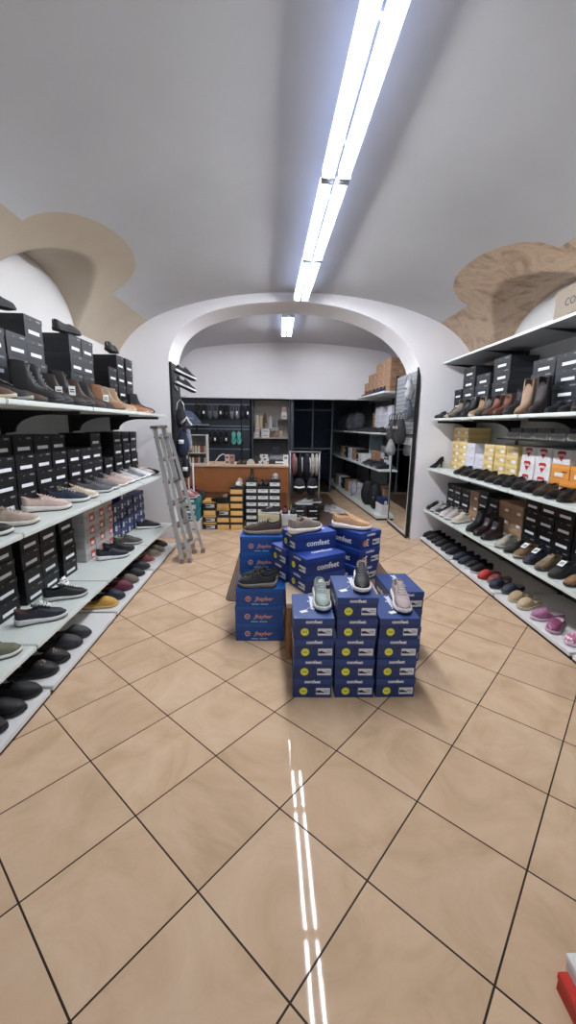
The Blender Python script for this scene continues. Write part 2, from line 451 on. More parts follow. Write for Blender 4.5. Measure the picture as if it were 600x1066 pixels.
BX = mat((13, 13, 16), 0.5, var=0.12, scale=12, spec=0.35); BXL = mat((17, 17, 20), 0.48, var=0.12, scale=12, spec=0.35)
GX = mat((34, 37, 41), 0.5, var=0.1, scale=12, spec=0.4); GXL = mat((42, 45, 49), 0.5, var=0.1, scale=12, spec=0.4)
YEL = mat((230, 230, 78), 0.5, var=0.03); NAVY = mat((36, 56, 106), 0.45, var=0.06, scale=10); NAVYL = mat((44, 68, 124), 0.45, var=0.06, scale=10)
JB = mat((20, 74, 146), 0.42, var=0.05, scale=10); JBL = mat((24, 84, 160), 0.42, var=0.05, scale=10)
ORANGE = mat((232, 160, 122), 0.5, var=0.0); LBLUE = mat((150, 190, 225), 0.5, var=0.0)
tag_shoe = MB().prism([(-0.022, -0.006), (0.022, -0.006), (0.022, 0.0), (0.010, 0.003), (-0.004, 0.011), (-0.012, 0.007), (-0.022, 0.010)], 'y', -0.0006, 0).mesh('shoe_print', INK)
def comfeet_front(w, h, d):
    f = [P('lettering', text_mesh('comfeet', 0.027, 0.0004, 0.0009), (0, FL, h - 0.019), (PI / 2, 0, 0), WHITE),
         P('sticker', disc(0.0225, YEL), (-w * 0.225, 0, h * 0.34)),
         P('sticker_print', flat(0.026, 0.008, mat((186, 186, 62), 0.6, var=0), 0.0005), (-w * 0.225, -0.0007, h * 0.34)),
         P('finger_hole', disc(0.0075, INK), (0.0, 0, h * 0.54)),
         P('label', flat(w * 0.36, h * 0.34, PAPER), (w * 0.28, 0, h * 0.34)),
         P('shoe_print', tag_shoe, (w * 0.21, -0.0012, h * 0.32)),
         P('print_line', flat(0.026, 0.004, GREYTXT), (w * 0.37, -0.0007, h * 0.38)), P('print_line', flat(0.026, 0.003, GREYTXT), (w * 0.37, -0.0007, h * 0.30)),
         P('lettering', text_mesh('comfeet', 0.056, 0.0004, 0.0014), (0, d * 0.62, h + 0.0004), (0, 0, PI / 2), WHITE)]
    for s in (-1, 1):
        f.append(P('side_lettering', text_mesh('comfeet', 0.056, 0.0004, 0.0014), (s * (w / 2 + 0.0004), d * 0.55, (h - 0.036) * 0.56), (PI / 2, 0, s * PI / 2), WHITE))
    return f
SWOOSH = MB().tube([(0.014, 0, 0.022), (0.004, 0, 0.026), (-0.006, 0, 0.014), (0.002, 0, 0.0), (-0.006, 0, -0.012), (0.004, 0, -0.024), (0.014, 0, -0.020)], 0.0032, 6).mesh('emblem', WHITE)
RING = MB().tube([(0.017 * math.cos(2 * PI * k / 20), 0, 0.017 * math.sin(2 * PI * k / 20)) for k in range(20)], 0.0032, 6, closed=True).mesh('ring', ORANGE)
STAR = MB().prism([((0.010 if k % 2 == 0 else 0.004) * math.cos(PI * k / 5), (0.010 if k % 2 == 0 else 0.004) * math.sin(PI * k / 5)) for k in range(10)], 'y', -0.0012, 0).mesh('star', ORANGE)
JF = [P('lettering', text_mesh('Jhayber', 0.041, 0.0004, 0.0007), (0.025, 0, 0.056), (PI / 2, 0, 0), ORANGE), P('emblem', RING, (-0.085, 0, 0.056)), P('emblem_star', STAR, (-0.085, 0, 0.056)),
      P('print_line', flat(0.05, 0.007, LBLUE, 0.0005), (-0.035, 0, 0.017)), P('print_line', flat(0.055, 0.007, LBLUE, 0.0005), (0.028, 0, 0.017))]
def heart_front(w, h):
    red = mat((176, 40, 44), 0.5, var=0.0)
    pts = [(-0.048, 0.032), (-0.03, 0.041), (0.03, 0.041), (0.048, 0.032), (0.05, 0.020), (0.0, -0.045), (-0.05, 0.020)]
    return [P('badge', MB().prism(pts, 'y', -0.0008, 0).mesh('badge', red), (0, -0.0026, h * 0.56)), P('badge_band', flat(0.066, 0.018, WHITE), (0, -0.0036, h * 0.62)),
            P('badge_script', MB().tube([(-0.028, 0, -0.002), (-0.020, 0, 0.006), (-0.014, 0, -0.005), (-0.006, 0, 0.004), (0.0, 0, -0.005), (0.008, 0, 0.004), (0.016, 0, -0.004), (0.026, 0, 0.003)], 0.0012, 5).mesh('badge_script', red), (0, -0.0048, h * 0.62))]
BOXES = {
    'black': shoe_box_proto('shoe_box', 0.205, 0.27, 0.117, BX, BXL, black_front(0.205, 0.117)),
    'dark': shoe_box_proto('shoe_box', 0.205, 0.27, 0.117, GX, GXL, black_front(0.205, 0.117)),
    'comfeet': shoe_box_proto('shoe_box', 0.218, 0.33, 0.1205, NAVY, NAVYL, comfeet_front(0.218, 0.1205, 0.33)),
    'royal': shoe_box_proto('shoe_box', 0.218, 0.33, 0.1205, mat((26, 50, 118), 0.42, var=0.06, scale=10), mat((32, 62, 142), 0.42, var=0.06, scale=10), comfeet_front(0.218, 0.1205, 0.33)),
    'jh': shoe_box_proto('shoe_box', 0.340, 0.22, 0.1310, JB, JBL, JF, 0.024),
    'greyorange': shoe_box_proto('shoe_box', 0.195, 0.28, 0.112, mat((168, 166, 164), 0.5), mat((176, 174, 172), 0.5), [P('panel', flat(0.085, 0.072, mat((196, 78, 52), 0.5, var=0)), (0.045, 0, 0.038)), P('label', flat(0.05, 0.03, PAPER), (0.045, -0.001, 0.030)), P('mark', flat(0.05, 0.008, GREYTXT), (-0.045, 0, 0.05))]),
    'bluelabel': shoe_box_proto('shoe_box', 0.185, 0.28, 0.098, mat((30, 44, 88), 0.5), mat((36, 52, 104), 0.5), [P('label', flat(0.042, 0.050, WHITE), (-0.03, 0, 0.034)), P('mark', flat(0.03, 0.016, mat((206, 200, 120), 0.5, var=0)), (0.05, 0, 0.04)), P('mark', flat(0.012, 0.03, GREYTXT), (-0.03, -0.001, 0.034))]),
    'white': shoe_box_proto('shoe_box', 0.20, 0.27, 0.112, mat((206, 206, 216), 0.55), mat((214, 214, 222), 0.55), [P('mark', flat(0.05, 0.012, mat((170, 172, 184), 0.6, var=0)), (0.04, 0, 0.05))]),
    'heart': shoe_box_proto('shoe_box', 0.20, 0.27, 0.118, mat((222, 220, 218), 0.55), mat((228, 226, 224), 0.55), heart_front(0.20, 0.118), 0.03),
    'cream': shoe_box_proto('shoe_box', 0.20, 0.27, 0.085, mat((214, 186, 122), 0.55), mat((226, 202, 142), 0.55), [P('label', flat(0.07, 0.030, PAPER), (0.04, 0, 0.026)), P('mark', flat(0.04, 0.012, mat((176, 140, 80), 0.6, var=0)), (-0.05, 0, 0.03))], 0.03),
    'orange': shoe_box_proto('shoe_box', 0.215, 0.27, 0.115, mat((214, 142, 62), 0.5), mat((224, 152, 70), 0.5), [P('label', flat(0.10, 0.03, PAPER), (-0.01, 0, 0.035)), P('mark', flat(0.06, 0.010, INK), (0.05, 0, 0.060))], 0.03),
    'brown': shoe_box_proto('shoe_box', 0.20, 0.27, 0.118, mat((150, 118, 92), 0.6), mat((160, 128, 100), 0.6), [P('label', flat(0.06, 0.024, PAPER), (0.04, 0, 0.04))]),
    'green': shoe_box_proto('shoe_box', 0.195, 0.27, 0.098, mat((18, 30, 26), 0.5), mat((22, 36, 30), 0.5), [P('label', flat(0.13, 0.020, PAPER), (0, 0, 0.030))]),
    'yellow': shoe_box_proto('shoe_box', 0.188, 0.30, 0.104, mat((30, 28, 26), 0.5), mat((34, 32, 30), 0.5), [P('label', flat(0.172, 0.066, mat((238, 190, 116), 0.5, var=0.05)), (0, 0, 0.036)), P('label_strip', flat(0.10, 0.012, mat((236, 206, 140), 0.5, var=0)), (0.02, -0.001, 0.050))], 0.03),
    'patched': shoe_box_proto('shoe_box', 0.188, 0.30, 0.104, mat((30, 28, 26), 0.5), mat((206, 156, 84), 0.5), [P('label', flat(0.13, 0.050, mat((196, 196, 192), 0.5, var=0.2)), (0.01, 0, 0.036)), P('mark', flat(0.07, 0.02, INK), (-0.02, -0.001, 0.036))], 0.03),
    'whitelabel': shoe_box_proto('shoe_box', 0.165, 0.30, 0.100, mat((26, 26, 30), 0.5), mat((30, 30, 34), 0.5), [P('label', flat(0.150, 0.052, WHITE), (0, 0, 0.036)), P('mark', flat(0.06, 0.008, GREYTXT), (0.0, -0.001, 0.044))], 0.03),
    'kraft': shoe_box_proto('carton', 0.23, 0.32, 0.124, mat((150, 116, 90), 0.65), mat((156, 122, 96), 0.65), [P('label', flat(0.05, 0.04, mat((176, 150, 124), 0.6)), (0.05, 0, 0.05)), P('mark', flat(0.08, 0.014, mat((120, 86, 60), 0.6, var=0)), (-0.05, 0, 0.06))], 0.03),
    'teal': shoe_box_proto('shoe_box', 0.22, 0.32, 0.155, mat((40, 118, 126), 0.5), mat((46, 128, 136), 0.5), [P('label', flat(0.12, 0.03, PAPER), (0.0, -0.0028, 0.135)), P('print', flat(0.16, 0.06, mat((190, 200, 204), 0.5, var=0.3, scale=40)), (0.0, 0, 0.05)), P('mark', flat(0.06, 0.03, INK), (-0.03, -0.001, 0.05))], 0.05),
    'bigwhite': shoe_box_proto('shoe_box', 0.235, 0.34, 0.17, mat((214, 214, 214), 0.55), mat((220, 220, 220), 0.55), [P('mark', flat(0.06, 0.02, GREYTXT), (0.05, 0, 0.06))], 0.04),
    'boot': shoe_box_proto('shoe_box', 0.205, 0.285, 0.143, GX, GXL, black_front(0.205, 0.143)),
    'bootblack': shoe_box_proto('shoe_box', 0.205, 0.285, 0.143, BX, BXL, black_front(0.205, 0.143)),
    'wide': shoe_box_proto('shoe_box', 0.30, 0.28, 0.1165, GX, GXL, black_front(0.30, 0.1165, (0.5, 0.024))),
    'beige': shoe_box_proto('shoe_box', 0.30, 0.22, 0.13, mat((206, 196, 160), 0.55), mat((214, 204, 170), 0.55), [P('mark', flat(0.10, 0.02, mat((160, 150, 110), 0.6, var=0)), (0.0, 0, 0.05))], 0.03),
}
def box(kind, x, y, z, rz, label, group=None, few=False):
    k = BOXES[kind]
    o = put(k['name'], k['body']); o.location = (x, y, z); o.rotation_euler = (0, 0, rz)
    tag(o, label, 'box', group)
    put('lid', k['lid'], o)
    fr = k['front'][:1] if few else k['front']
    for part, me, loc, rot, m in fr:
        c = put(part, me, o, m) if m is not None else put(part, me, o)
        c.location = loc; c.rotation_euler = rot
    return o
def column(kind, x, y, z, rz, n, what, where, group, skip=0, few=False, jit=0.006):
    """a column of n boxes, bottom one at z; SKIP lowest are out of sight and left to the stack's support"""
    h = BOXES[kind]['h'] + 0.0012
    for i in range(n):
        jx, jr = random.uniform(-jit, jit), R(random.uniform(-1, 1))
        dx, dy = -math.sin(rz) * jx, math.cos(rz) * jx
        box(kind, x + dx, y + dy, z + i * h, rz + jr * 0.7, f'{what}, {LEV[n][i]} in {where}' if n > 1 else f'{what}, only one in {where}', group, few)

# ------------------------------------------------------------------ footwear
def smooth(a, k=1):
    for _ in range(k):
        b = a.copy(); b[1:-1] = (a[:-2] + 2 * a[1:-1] + a[2:]) / 4; a = b
    return a
def shoe_proto(name, L, W, top, opening, th, ins=0.012, zb=None, laces=0, tongue=False, subdiv=False, toe_r=0.80, heel_r=0.10, soft=1, lace_rng=None, extra=None, sole_out=0.004, welt=1.03, outsole=False):
    """L length, W / top / th / zb: key tables over 0..1 from heel to toe; opening: (t0, t1) where the upper is open"""
    ts = np.unique(np.concatenate([np.linspace(0, 0.1, 5), np.linspace(0.1, 0.8, 18), np.linspace(0.8, 1.0, 8), [opening[1] - 0.015, opening[1] + 0.015] if opening else []]))
    wk = np.interp(ts, *zip(*W))
    rn = np.ones_like(ts)
    a = ts < heel_r; rn[a] = np.sqrt(np.maximum(0, 1 - ((heel_r - ts[a]) / heel_r) ** 2))
    a = ts > toe_r; rn[a] = np.sqrt(np.maximum(0, 1 - ((ts[a] - toe_r) / (1 - toe_r)) ** 2.4))
    w = np.maximum(wk * rn, 0.0025)
    T = np.interp(ts, *zip(*top)); T = smooth(T, soft)
    TH = np.interp(ts, *zip(*th))
    Z = np.interp(ts, *zip(*zb)) if zb else np.zeros_like(ts)
    Z = Z + np.where(ts > 0.76, 0.012 * ((ts - 0.76) / 0.24) ** 2, 0) + np.where(ts < 0.06, 0.004 * ((0.06 - ts) / 0.06) ** 2, 0)
    rings = []; op = []
    for i, t in enumerate(ts):
        y = t * L; z0 = Z[i] + TH[i] - 0.003; tp = max(T[i] + Z[i] * 0, z0 + 0.012); ww = w[i]; h = tp - z0
        is_op = opening and opening[0] <= t <= opening[1]
        op.append(is_op)
        bul = 1.0
        if is_op:
            half = [(ww * 0.93, z0), (ww, z0 + 0.22 * h), (ww * 0.985, z0 + 0.5 * h), (ww * 0.93, z0 + 0.78 * h), (ww * 0.87, tp - 0.003), (ww * 0.82, tp), (ww * 0.76, tp - 0.002), (ww * 0.72, tp - 0.25 * h), (ww * 0.66, z0 + ins + 0.15 * h), (ww * 0.4, z0 + ins), (0, z0 + ins)]
        else:
            sh = z0 + 0.52 * h
            half = [(ww * 0.93, z0), (ww, z0 + 0.2 * h), (ww * 0.97, z0 + 0.38 * h), (ww * 0.91, sh)]
            for k in range(1, 8):
                f = k / 7 * PI / 2
                half.append((ww * 0.91 * math.cos(f) ** 0.9 if k < 7 else 0, sh + (tp - sh) * math.sin(f)))
        rings.append([(-x, y, z) for x, z in half] + [(x, y, z) for x, z in reversed(half[:-1])])
    n = len(rings[0])
    outer, inner = MB(), MB()
    V = [p for r in rings for p in r]; outer.v = list(V); inner.v = list(V)
    for i in range(len(rings) - 1):
        for j in range(n - 1):
            fc = (i * n + j, i * n + j + 1, (i + 1) * n + j + 1, (i + 1) * n + j)
            mid = 6 <= j <= n - 2 - 6
            (inner if (mid and op[i] and op[i + 1]) else outer).f.append(fc)
    def clean(mb, nm):
        me = mb.mesh(nm, None, smooth=True, merge=0.0002)
        bm = bmesh.new(); bm.from_mesh(me); bmesh.ops.delete(bm, geom=[v for v in bm.verts if not v.link_faces], context='VERTS')
        bmesh.ops.subdivide_edges
        bm.to_mesh(me); bm.free()
        me.materials.clear(); me.materials.append(None); return me
    parts = [('upper', clean(outer, name + '_upper'), 'upper')]
    if opening: parts.append(('lining', clean(inner, name + '_lining'), 'lining'))
    sr = []; ob = []
    for i, t in enumerate(ts):
        y = t * L; ww = w[i] + sole_out; z0 = Z[i] + (0.005 if outsole else 0); h = TH[i] - (0.005 if outsole else 0)
        if i == 0: y -= sole_out
        if i == len(ts) - 1: y += sole_out
        half = [(0, z0), (ww * 0.86, z0), (ww * 0.98, z0 + 0.2 * h), (ww * welt, z0 + 0.55 * h), (ww, z0 + h), (ww * 0.8, z0 + h), (0, z0 + h)]
        sr.append([(x, y, z) for x, z in half] + [(-x, y, z) for x, z in reversed(half[1:-1])])
    if outsole:
        for i, r_ in enumerate(sr):
            k = [(x * 0.985, y, z) for x, y, z in r_]; q = Z[i]
            hw = abs(r_[2][0]) * 0.97; y = r_[0][1]; ob.append([(-hw, y, q), (hw, y, q), (hw * 1.01, y, q + 0.0052), (-hw * 1.01, y, q + 0.0052)])
        om = MB().loft(ob).mesh(name + '_outsole', None, merge=0.0002); om.materials.append(None); parts.append(('outsole', om, 'out'))
    sm = MB().loft(sr).mesh(name + '_sole', None, smooth=True, merge=0.0002); sm.materials.append(None)
    parts.append(('sole', sm, 'sole'))
    def crown(t): return float(np.interp(t, ts, T)), float(np.interp(t, ts, w)), float(np.interp(t, ts, Z + TH))
    if tongue:
        t1 = opening[1]; mb = MB(); rg = []
        for k in range(6):
            t = t1 - 0.075 + k * 0.028; tp, ww, z0 = crown(max(t, t1 + 0.02)); up = 0.024 * (1 - k / 5) ; hw = 0.62 * min(ww, 0.035) * (0.95 - 0.06 * abs(k - 2))
            zz = tp + up - 0.004
            rg.append([(-hw, t * L, zz - 0.008), (-hw * 0.5, t * L, zz), (hw * 0.5, t * L, zz), (hw, t * L, zz - 0.008), (hw * 0.5, t * L, zz - 0.007), (-hw * 0.5, t * L, zz - 0.007)])
        m = mb.loft(rg).mesh(name + '_tongue', None, smooth=True); m.materials.append(None); parts.append(('tongue', m, 'upper'))
    if laces:
        a, b = lace_rng or (opening[1] + 0.015, opening[1] + 0.27); mb = MB()
        for k in range(laces):
            t = a + (b - a) * k / max(1, laces - 1); tp, ww, z0 = crown(t); sh = z0 + 0.52 * (tp - z0); pts = []
            for q in range(-2, 3):
                f = PI / 2 - q * 0.36 * 1.0
                pts.append((ww * 0.91 * math.cos(f) * 1.0, t * L + 0.004 * (q % 2), sh + (tp - sh) * math.sin(f) + 0.0025))
            mb.tube(pts, 0.0032, 5)
        t = a; tp, ww, z0 = crown(t)
        for s in (-1, 1):
            mb.tube([(0, t * L, tp + 0.004), (s * 0.014, t * L - 0.004, tp + 0.012), (s * 0.026, t * L + 0.006, tp + 0.004), (s * 0.012, t * L + 0.010, tp + 0.003)], 0.0024, 5)
        m = mb.mesh(name + '_laces', None, smooth=True); m.materials.append(None); parts.append(('laces', m, 'lace'))
    for nm, mb2, role in (extra or []):
        m = mb2.mesh(name + '_' + nm, None, smooth=True); m.materials.append(None); parts.append((nm, m, role))
    return dict(name=name, L=L, parts=parts)

W_SN = [(0, 0.034), (0.12, 0.036), (0.3, 0.034), (0.42, 0.034), (0.58, 0.042), (0.7, 0.0455), (0.82, 0.042), (1, 0.036)]
SH = {}
SH['sneaker'] = shoe_proto('sneaker', 0.285, W_SN, [(0, 0.098), (0.08, 0.094), (0.2, 0.080), (0.32, 0.080), (0.40, 0.098), (0.47, 0.103), (0.56, 0.092), (0.68, 0.075), (0.8, 0.064), (0.9, 0.058), (1, 0.034)],
    (0, 0.40), [(0, 0.036), (0.3, 0.032), (0.6, 0.026), (1, 0.024)], laces=6, tongue=True, outsole=True)
SH['runner'] = shoe_proto('running_shoe', 0.285, W_SN, [(0, 0.108), (0.06, 0.102), (0.18, 0.086), (0.32, 0.084), (0.40, 0.104), (0.47, 0.108), (0.56, 0.096), (0.68, 0.080), (0.8, 0.070), (0.9, 0.062), (1, 0.040)],
    (0, 0.39), [(0, 0.046), (0.2, 0.042), (0.5, 0.033), (0.8, 0.030), (1, 0.026)], laces=5, tongue=True, sole_out=0.006, welt=1.06, outsole=True)
SH['derby'] = shoe_proto('lace_up_shoe', 0.29, [(0, 0.031), (0.3, 0.031), (0.45, 0.034), (0.62, 0.044), (0.75, 0.044), (1, 0.030)], [(0, 0.094), (0.12, 0.086), (0.28, 0.074), (0.38, 0.088), (0.45, 0.094), (0.56, 0.080), (0.68, 0.062), (0.82, 0.054), (0.93, 0.046), (1, 0.026)],
    (0, 0.36), [(0, 0.030), (0.26, 0.029), (0.32, 0.017), (1, 0.014)], laces=4, toe_r=0.74, lace_rng=(0.40, 0.58))
SH['moccasin'] = shoe_proto('slip_on_shoe', 0.275, [(0, 0.031), (0.3, 0.032), (0.5, 0.038), (0.66, 0.043), (0.8, 0.040), (1, 0.032)], [(0, 0.080), (0.12, 0.072), (0.3, 0.060), (0.46, 0.062), (0.54, 0.075), (0.62, 0.072), (0.75, 0.058), (0.9, 0.048), (1, 0.028)],
    (0, 0.50), [(0, 0.028), (0.3, 0.022), (1, 0.018)], toe_r=0.76)
SH['slipper'] = shoe_proto('slipper', 0.265, [(0, 0.036), (0.3, 0.036), (0.5, 0.042), (0.68, 0.048), (0.85, 0.046), (1, 0.040)], [(0, 0.045), (0.40, 0.042), (0.47, 0.062), (0.54, 0.086), (0.62, 0.090), (0.75, 0.080), (0.88, 0.064), (1, 0.036)],
    (0, 0.47), [(0, 0.030), (0.4, 0.024), (1, 0.020)], ins=0.004, toe_r=0.72, heel_r=0.14)
SH['closed_slipper'] = shoe_proto('slipper', 0.265, [(0, 0.036), (0.3, 0.036), (0.5, 0.042), (0.68, 0.047), (0.85, 0.045), (1, 0.038)], [(0, 0.085), (0.15, 0.078), (0.35, 0.070), (0.46, 0.078), (0.54, 0.088), (0.64, 0.084), (0.78, 0.070), (0.9, 0.058), (1, 0.034)],
    (0, 0.46), [(0, 0.026), (0.4, 0.022), (1, 0.018)], ins=0.006, toe_r=0.72, heel_r=0.12)
SH['ankle_boot'] = shoe_proto('ankle_boot', 0.29, [(0, 0.036), (0.2, 0.041), (0.36, 0.041), (0.5, 0.041), (0.68, 0.045), (0.82, 0.042), (1, 0.032)], [(0, 0.212), (0.1, 0.222), (0.28, 0.217), (0.36, 0.208), (0.40, 0.155), (0.45, 0.118), (0.53, 0.098), (0.66, 0.080), (0.82, 0.068), (0.92, 0.060), (1, 0.034)],
    (0, 0.36), [(0, 0.036), (0.3, 0.034), (0.36, 0.022), (1, 0.020)], ins=0.03, toe_r=0.76)
SH['combat_boot'] = shoe_proto('combat_boot', 0.295, [(0, 0.037), (0.2, 0.043), (0.36, 0.043), (0.5, 0.043), (0.68, 0.048), (0.84, 0.046), (1, 0.036)], [(0, 0.255), (0.1, 0.265), (0.28, 0.260), (0.36, 0.252), (0.405, 0.195), (0.45, 0.150), (0.52, 0.116), (0.62, 0.096), (0.8, 0.082), (0.92, 0.072), (1, 0.044)],
    (0, 0.36), [(0, 0.046), (0.3, 0.044), (0.36, 0.032), (1, 0.030)], ins=0.04, laces=8, lace_rng=(0.375, 0.60), toe_r=0.76, sole_out=0.006)
SH['tall_boot'] = shoe_proto('tall_boot', 0.275, [(0, 0.038), (0.2, 0.047), (0.40, 0.046), (0.52, 0.042), (0.7, 0.043), (1, 0.032)], [(0, 0.315), (0.1, 0.322), (0.3, 0.318), (0.40, 0.312), (0.44, 0.20), (0.49, 0.125), (0.57, 0.098), (0.7, 0.078), (0.84, 0.064), (1, 0.034)],
    (0, 0.40), [(0, 0.034), (0.3, 0.032), (0.36, 0.018), (1, 0.016)], ins=0.06, toe_r=0.74)
hb = MB().loft([[(0.024 * math.cos(a), 0.036 + 0.026 * math.sin(a), 0.088) for a in np.linspace(0, 2 * PI, 10, endpoint=False)], [(0.012 * math.cos(a), 0.028 + 0.012 * math.sin(a), 0.05) for a in np.linspace(0, 2 * PI, 10, endpoint=False)],
    [(0.0065 * math.cos(a), 0.026 + 0.0065 * math.sin(a), 0.0) for a in np.linspace(0, 2 * PI, 10, endpoint=False)]])
SH['pump'] = shoe_proto('court_shoe', 0.235, [(0, 0.026), (0.25, 0.026), (0.45, 0.027), (0.65, 0.037), (0.8, 0.032), (1, 0.016)], [(0, 0.150), (0.1, 0.142), (0.3, 0.108), (0.5, 0.065), (0.68, 0.040), (0.76, 0.042), (0.88, 0.034), (1, 0.016)],
    (0, 0.72), [(0, 0.006), (1, 0.006)], ins=0.003, zb=[(0, 0.085), (0.12, 0.083), (0.25, 0.070), (0.45, 0.032), (0.58, 0.010), (0.68, 0.0), (1, 0.0)], toe_r=0.70, heel_r=0.12, extra=[('heel', hb, 'sole')], sole_out=0.001)
# price card hanging on a shoe
CARD = MB().box(-0.022, -0.0008, -0.034, 0.022, 0.0008, 0.034).mesh('price_card', mat((236, 236, 232), 0.6, var=0.0)); CARDP = MB().box(-0.015, -0.0014, -0.012, 0.015, -0.0008, -0.004).box(-0.015, -0.0014, 0.004, 0.015, -0.0008, 0.012).mesh('card_print', INK)

OUTS = mat((52, 50, 50), 0.6)
def colr(c, rough=0.6, var=0.12, scale=60, bump=0.0): return c if isinstance(c, bpy.types.Material) else mat(c, rough, var=var, scale=scale, bump=bump)
def shoe(kind, x, y, z, ang, label, cat='shoe', upper=(20, 20, 22), sole=(30, 30, 32), lining=None, lace=None, group=None, rough=0.6, card=None, s=1.0, tilt=None, mirror=False):
    """x, y: where the toe tip stands; ang: world direction the toe points to, in degrees"""
    k = SH[kind]; a = R(ang); d = Vector((math.cos(a), math.sin(a), 0))
    o = empty(k['name'], Vector((x, y, z)) - d * k['L'] * s, a - PI / 2)
    if s != 1.0 : o.scale = (s, s, s)
    if tilt: o.rotation_euler = tilt; o.location = (x, y, z)
    tag(o, label, cat, group)
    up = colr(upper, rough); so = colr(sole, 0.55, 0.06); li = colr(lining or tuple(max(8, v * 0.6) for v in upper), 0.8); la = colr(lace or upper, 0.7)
    for nm, me, role in k['parts']:
        put(nm, me, o, {'upper': up, 'sole': so, 'lining': li, 'lace': la, 'out': OUTS}[role])
    if card:
        c = put('price_card', CARD, o); c.location = card[:3]; c.rotation_euler = card[3:] if len(card) > 3 else (R(-35), 0, R(20))
        put('print', CARDP, c)
    return o
CARD_TOP = (0.0, 0.16, 0.105, R(-62), 0, R(180))

# ------------------------------------------------------------------ goods on the rack behind the ladder (+x faces the aisle)
XBL, XBR = -1.646, 2.276
LW, RW = 'ladder-side rack', 'sign-side rack'
def left_cols(kind, z, ys, ns, what, shelf, group, xf=XBL, start=1):
    for i, y in enumerate(ys):
        n = ns[i] if isinstance(ns, (list, tuple)) else ns
        column(kind, xf, y, z + 0.001, PI / 2, n, what, f'{ORD[start + i]} column, {shelf}', group)
def right_cols(kind, z, ys, ns, what, shelf, group, xf=XBR, start=1):
    for i, y in enumerate(ys):
        n = ns[i] if isinstance(ns, (list, tuple)) else ns
        column(kind, xf, y, z + 0.001, -PI / 2, n, what, f'{ORD[start + i]} column, {shelf}', group)
# tier 4 (highest)
left_cols('boot', ZL[2], [2.55, 2.765, 2.98, 3.55, 3.76], [3, 3, 4, 4, 4], 'charcoal boot box', f'highest shelf of {LW}', 'boot boxes on the highest ladder-side shelf')
left_cols('bootblack', ZL[2], [4.30, 4.53, 4.76], [3, 4, 4], 'black boot box', f'highest shelf of {LW}', 'boot boxes on the highest ladder-side shelf', start=6)
# tier 3
left_cols('black', ZL[1], [2.28, 2.495, 2.71, 2.925, 3.14], [4, 4, 4, 4, 4], 'black shoe box', f'second-highest shelf of {LW}', 'black boxes on the second-highest ladder-side shelf')
left_cols('black', ZL[1], [3.365, 3.58, 3.795, 4.04, 4.29, 4.53, 4.77], [3, 3, 4, 2, 4, 4, 4], 'black shoe box', f'second-highest shelf of {LW}', 'black boxes on the second-highest ladder-side shelf', start=6)
# tier 2
left_cols('black', ZL[0], [2.16, 2.38, 2.655, 2.875, 3.14], [4, 4, 4, 4, 4], 'black shoe box', f'third-highest shelf of {LW}', 'black boxes on the third-highest ladder-side shelf')
left_cols('greyorange', ZL[0], [3.52, 3.725, 3.93], 4, 'grey and orange shoe box', f'third-highest shelf of {LW}', 'grey and orange boxes')
left_cols('bluelabel', ZL[0], [4.13, 4.325, 4.52, 4.715, 4.86 + 0.05], [4, 5, 4, 4, 4], 'navy white-labelled shoe box', f'third-highest shelf of {LW}', 'navy boxes with white labels')

# footwear, ladder-side rack -------------------------------------------------
hi = f'on highest shelf of {LW}'
def S(kind, x, y, z, ang, label, cat='shoe', upper=(20, 20, 22), sole=(30, 30, 32), lining=None, **kw):
    """footwear set out on the racks: slightly turned, clear of the boxes behind"""
    if kind not in ('slipper', 'closed_slipper') and z < 1.7:
        kw.setdefault('s', 0.95)
        if kw['s'] > 0.95: kw['s'] = 0.95
        if x > 1.9: x = min(x, 1.997)
        if x < -1.0: x = max(x, -1.372)
        b = 180 if x > 0 else 0
        if abs(ang - b) < 24: ang = b + 24
    return shoe(kind, x, y, z, ang, label, cat, upper, sole, lining, **kw)
T4, T3, T2, T1 = ZL[2] + 0.001, ZL[1] + 0.001, ZL[0] + 0.001, 0.056
S('sneaker', -1.37, 2.25, T4, 8, f'brown suede sneaker with cream sole {hi}', upper=(92, 72, 54), sole=(196, 180, 156), lining=(60, 48, 40))
S('sneaker', -1.37, 2.40, T4, 12, f'charcoal sneaker with grey sole {hi}', upper=(44, 44, 46), sole=(150, 148, 142), card=CARD_TOP)
S('moccasin', -1.37, 2.545, T4, 6, f'brown low shoe beside the combat boots {hi}', upper=(72, 54, 40), sole=(40, 30, 26))
S('combat_boot', -1.35, 2.70, T4, -4, f'black laced combat boot, first of the pair {hi}', 'boot', upper=(26, 26, 28), sole=(20, 20, 20), lace=(120, 120, 120), group='black combat boots')
S('combat_boot', -1.36, 2.83, T4, -2, f'black laced combat boot, second of the pair {hi}', 'boot', upper=(30, 30, 32), sole=(22, 22, 22), lace=(130, 130, 130), group='black combat boots')
S('ankle_boot', -1.35, 3.01, T4, -8, f'dark brown ankle boot with white card {hi}', 'boot', upper=(42, 32, 26), sole=(26, 22, 20), card=(0.052, 0.12, 0.10, R(-8), 0, R(90)))
S('combat_boot', -1.37, 3.18, T4, -4, f'dark lace boot behind a hanging white card {hi}', 'boot', upper=(34, 30, 28), sole=(22, 20, 20), lace=(70, 64, 58), card=(0.05, 0.15, 0.12, R(-8), 0, R(90)))
S('ankle_boot', -1.36, 3.36, T4, -6, f'dark chestnut ankle boot {hi}', 'boot', upper=(66, 44, 34), sole=(24, 20, 18), s=0.97)
S('ankle_boot', -1.36, 3.52, T4, -6, f'black smooth ankle boot between chestnut and tan boots {hi}', 'boot', upper=(24, 24, 26), sole=(20, 20, 20))
S('ankle_boot', -1.345, 3.74, T4, -8, f'tan leather chelsea boot with white card {hi}', 'boot', upper=(140, 98, 66), sole=(84, 62, 46), s=1.08, card=(0.055, 0.13, 0.10, R(-8), 0, R(90)))
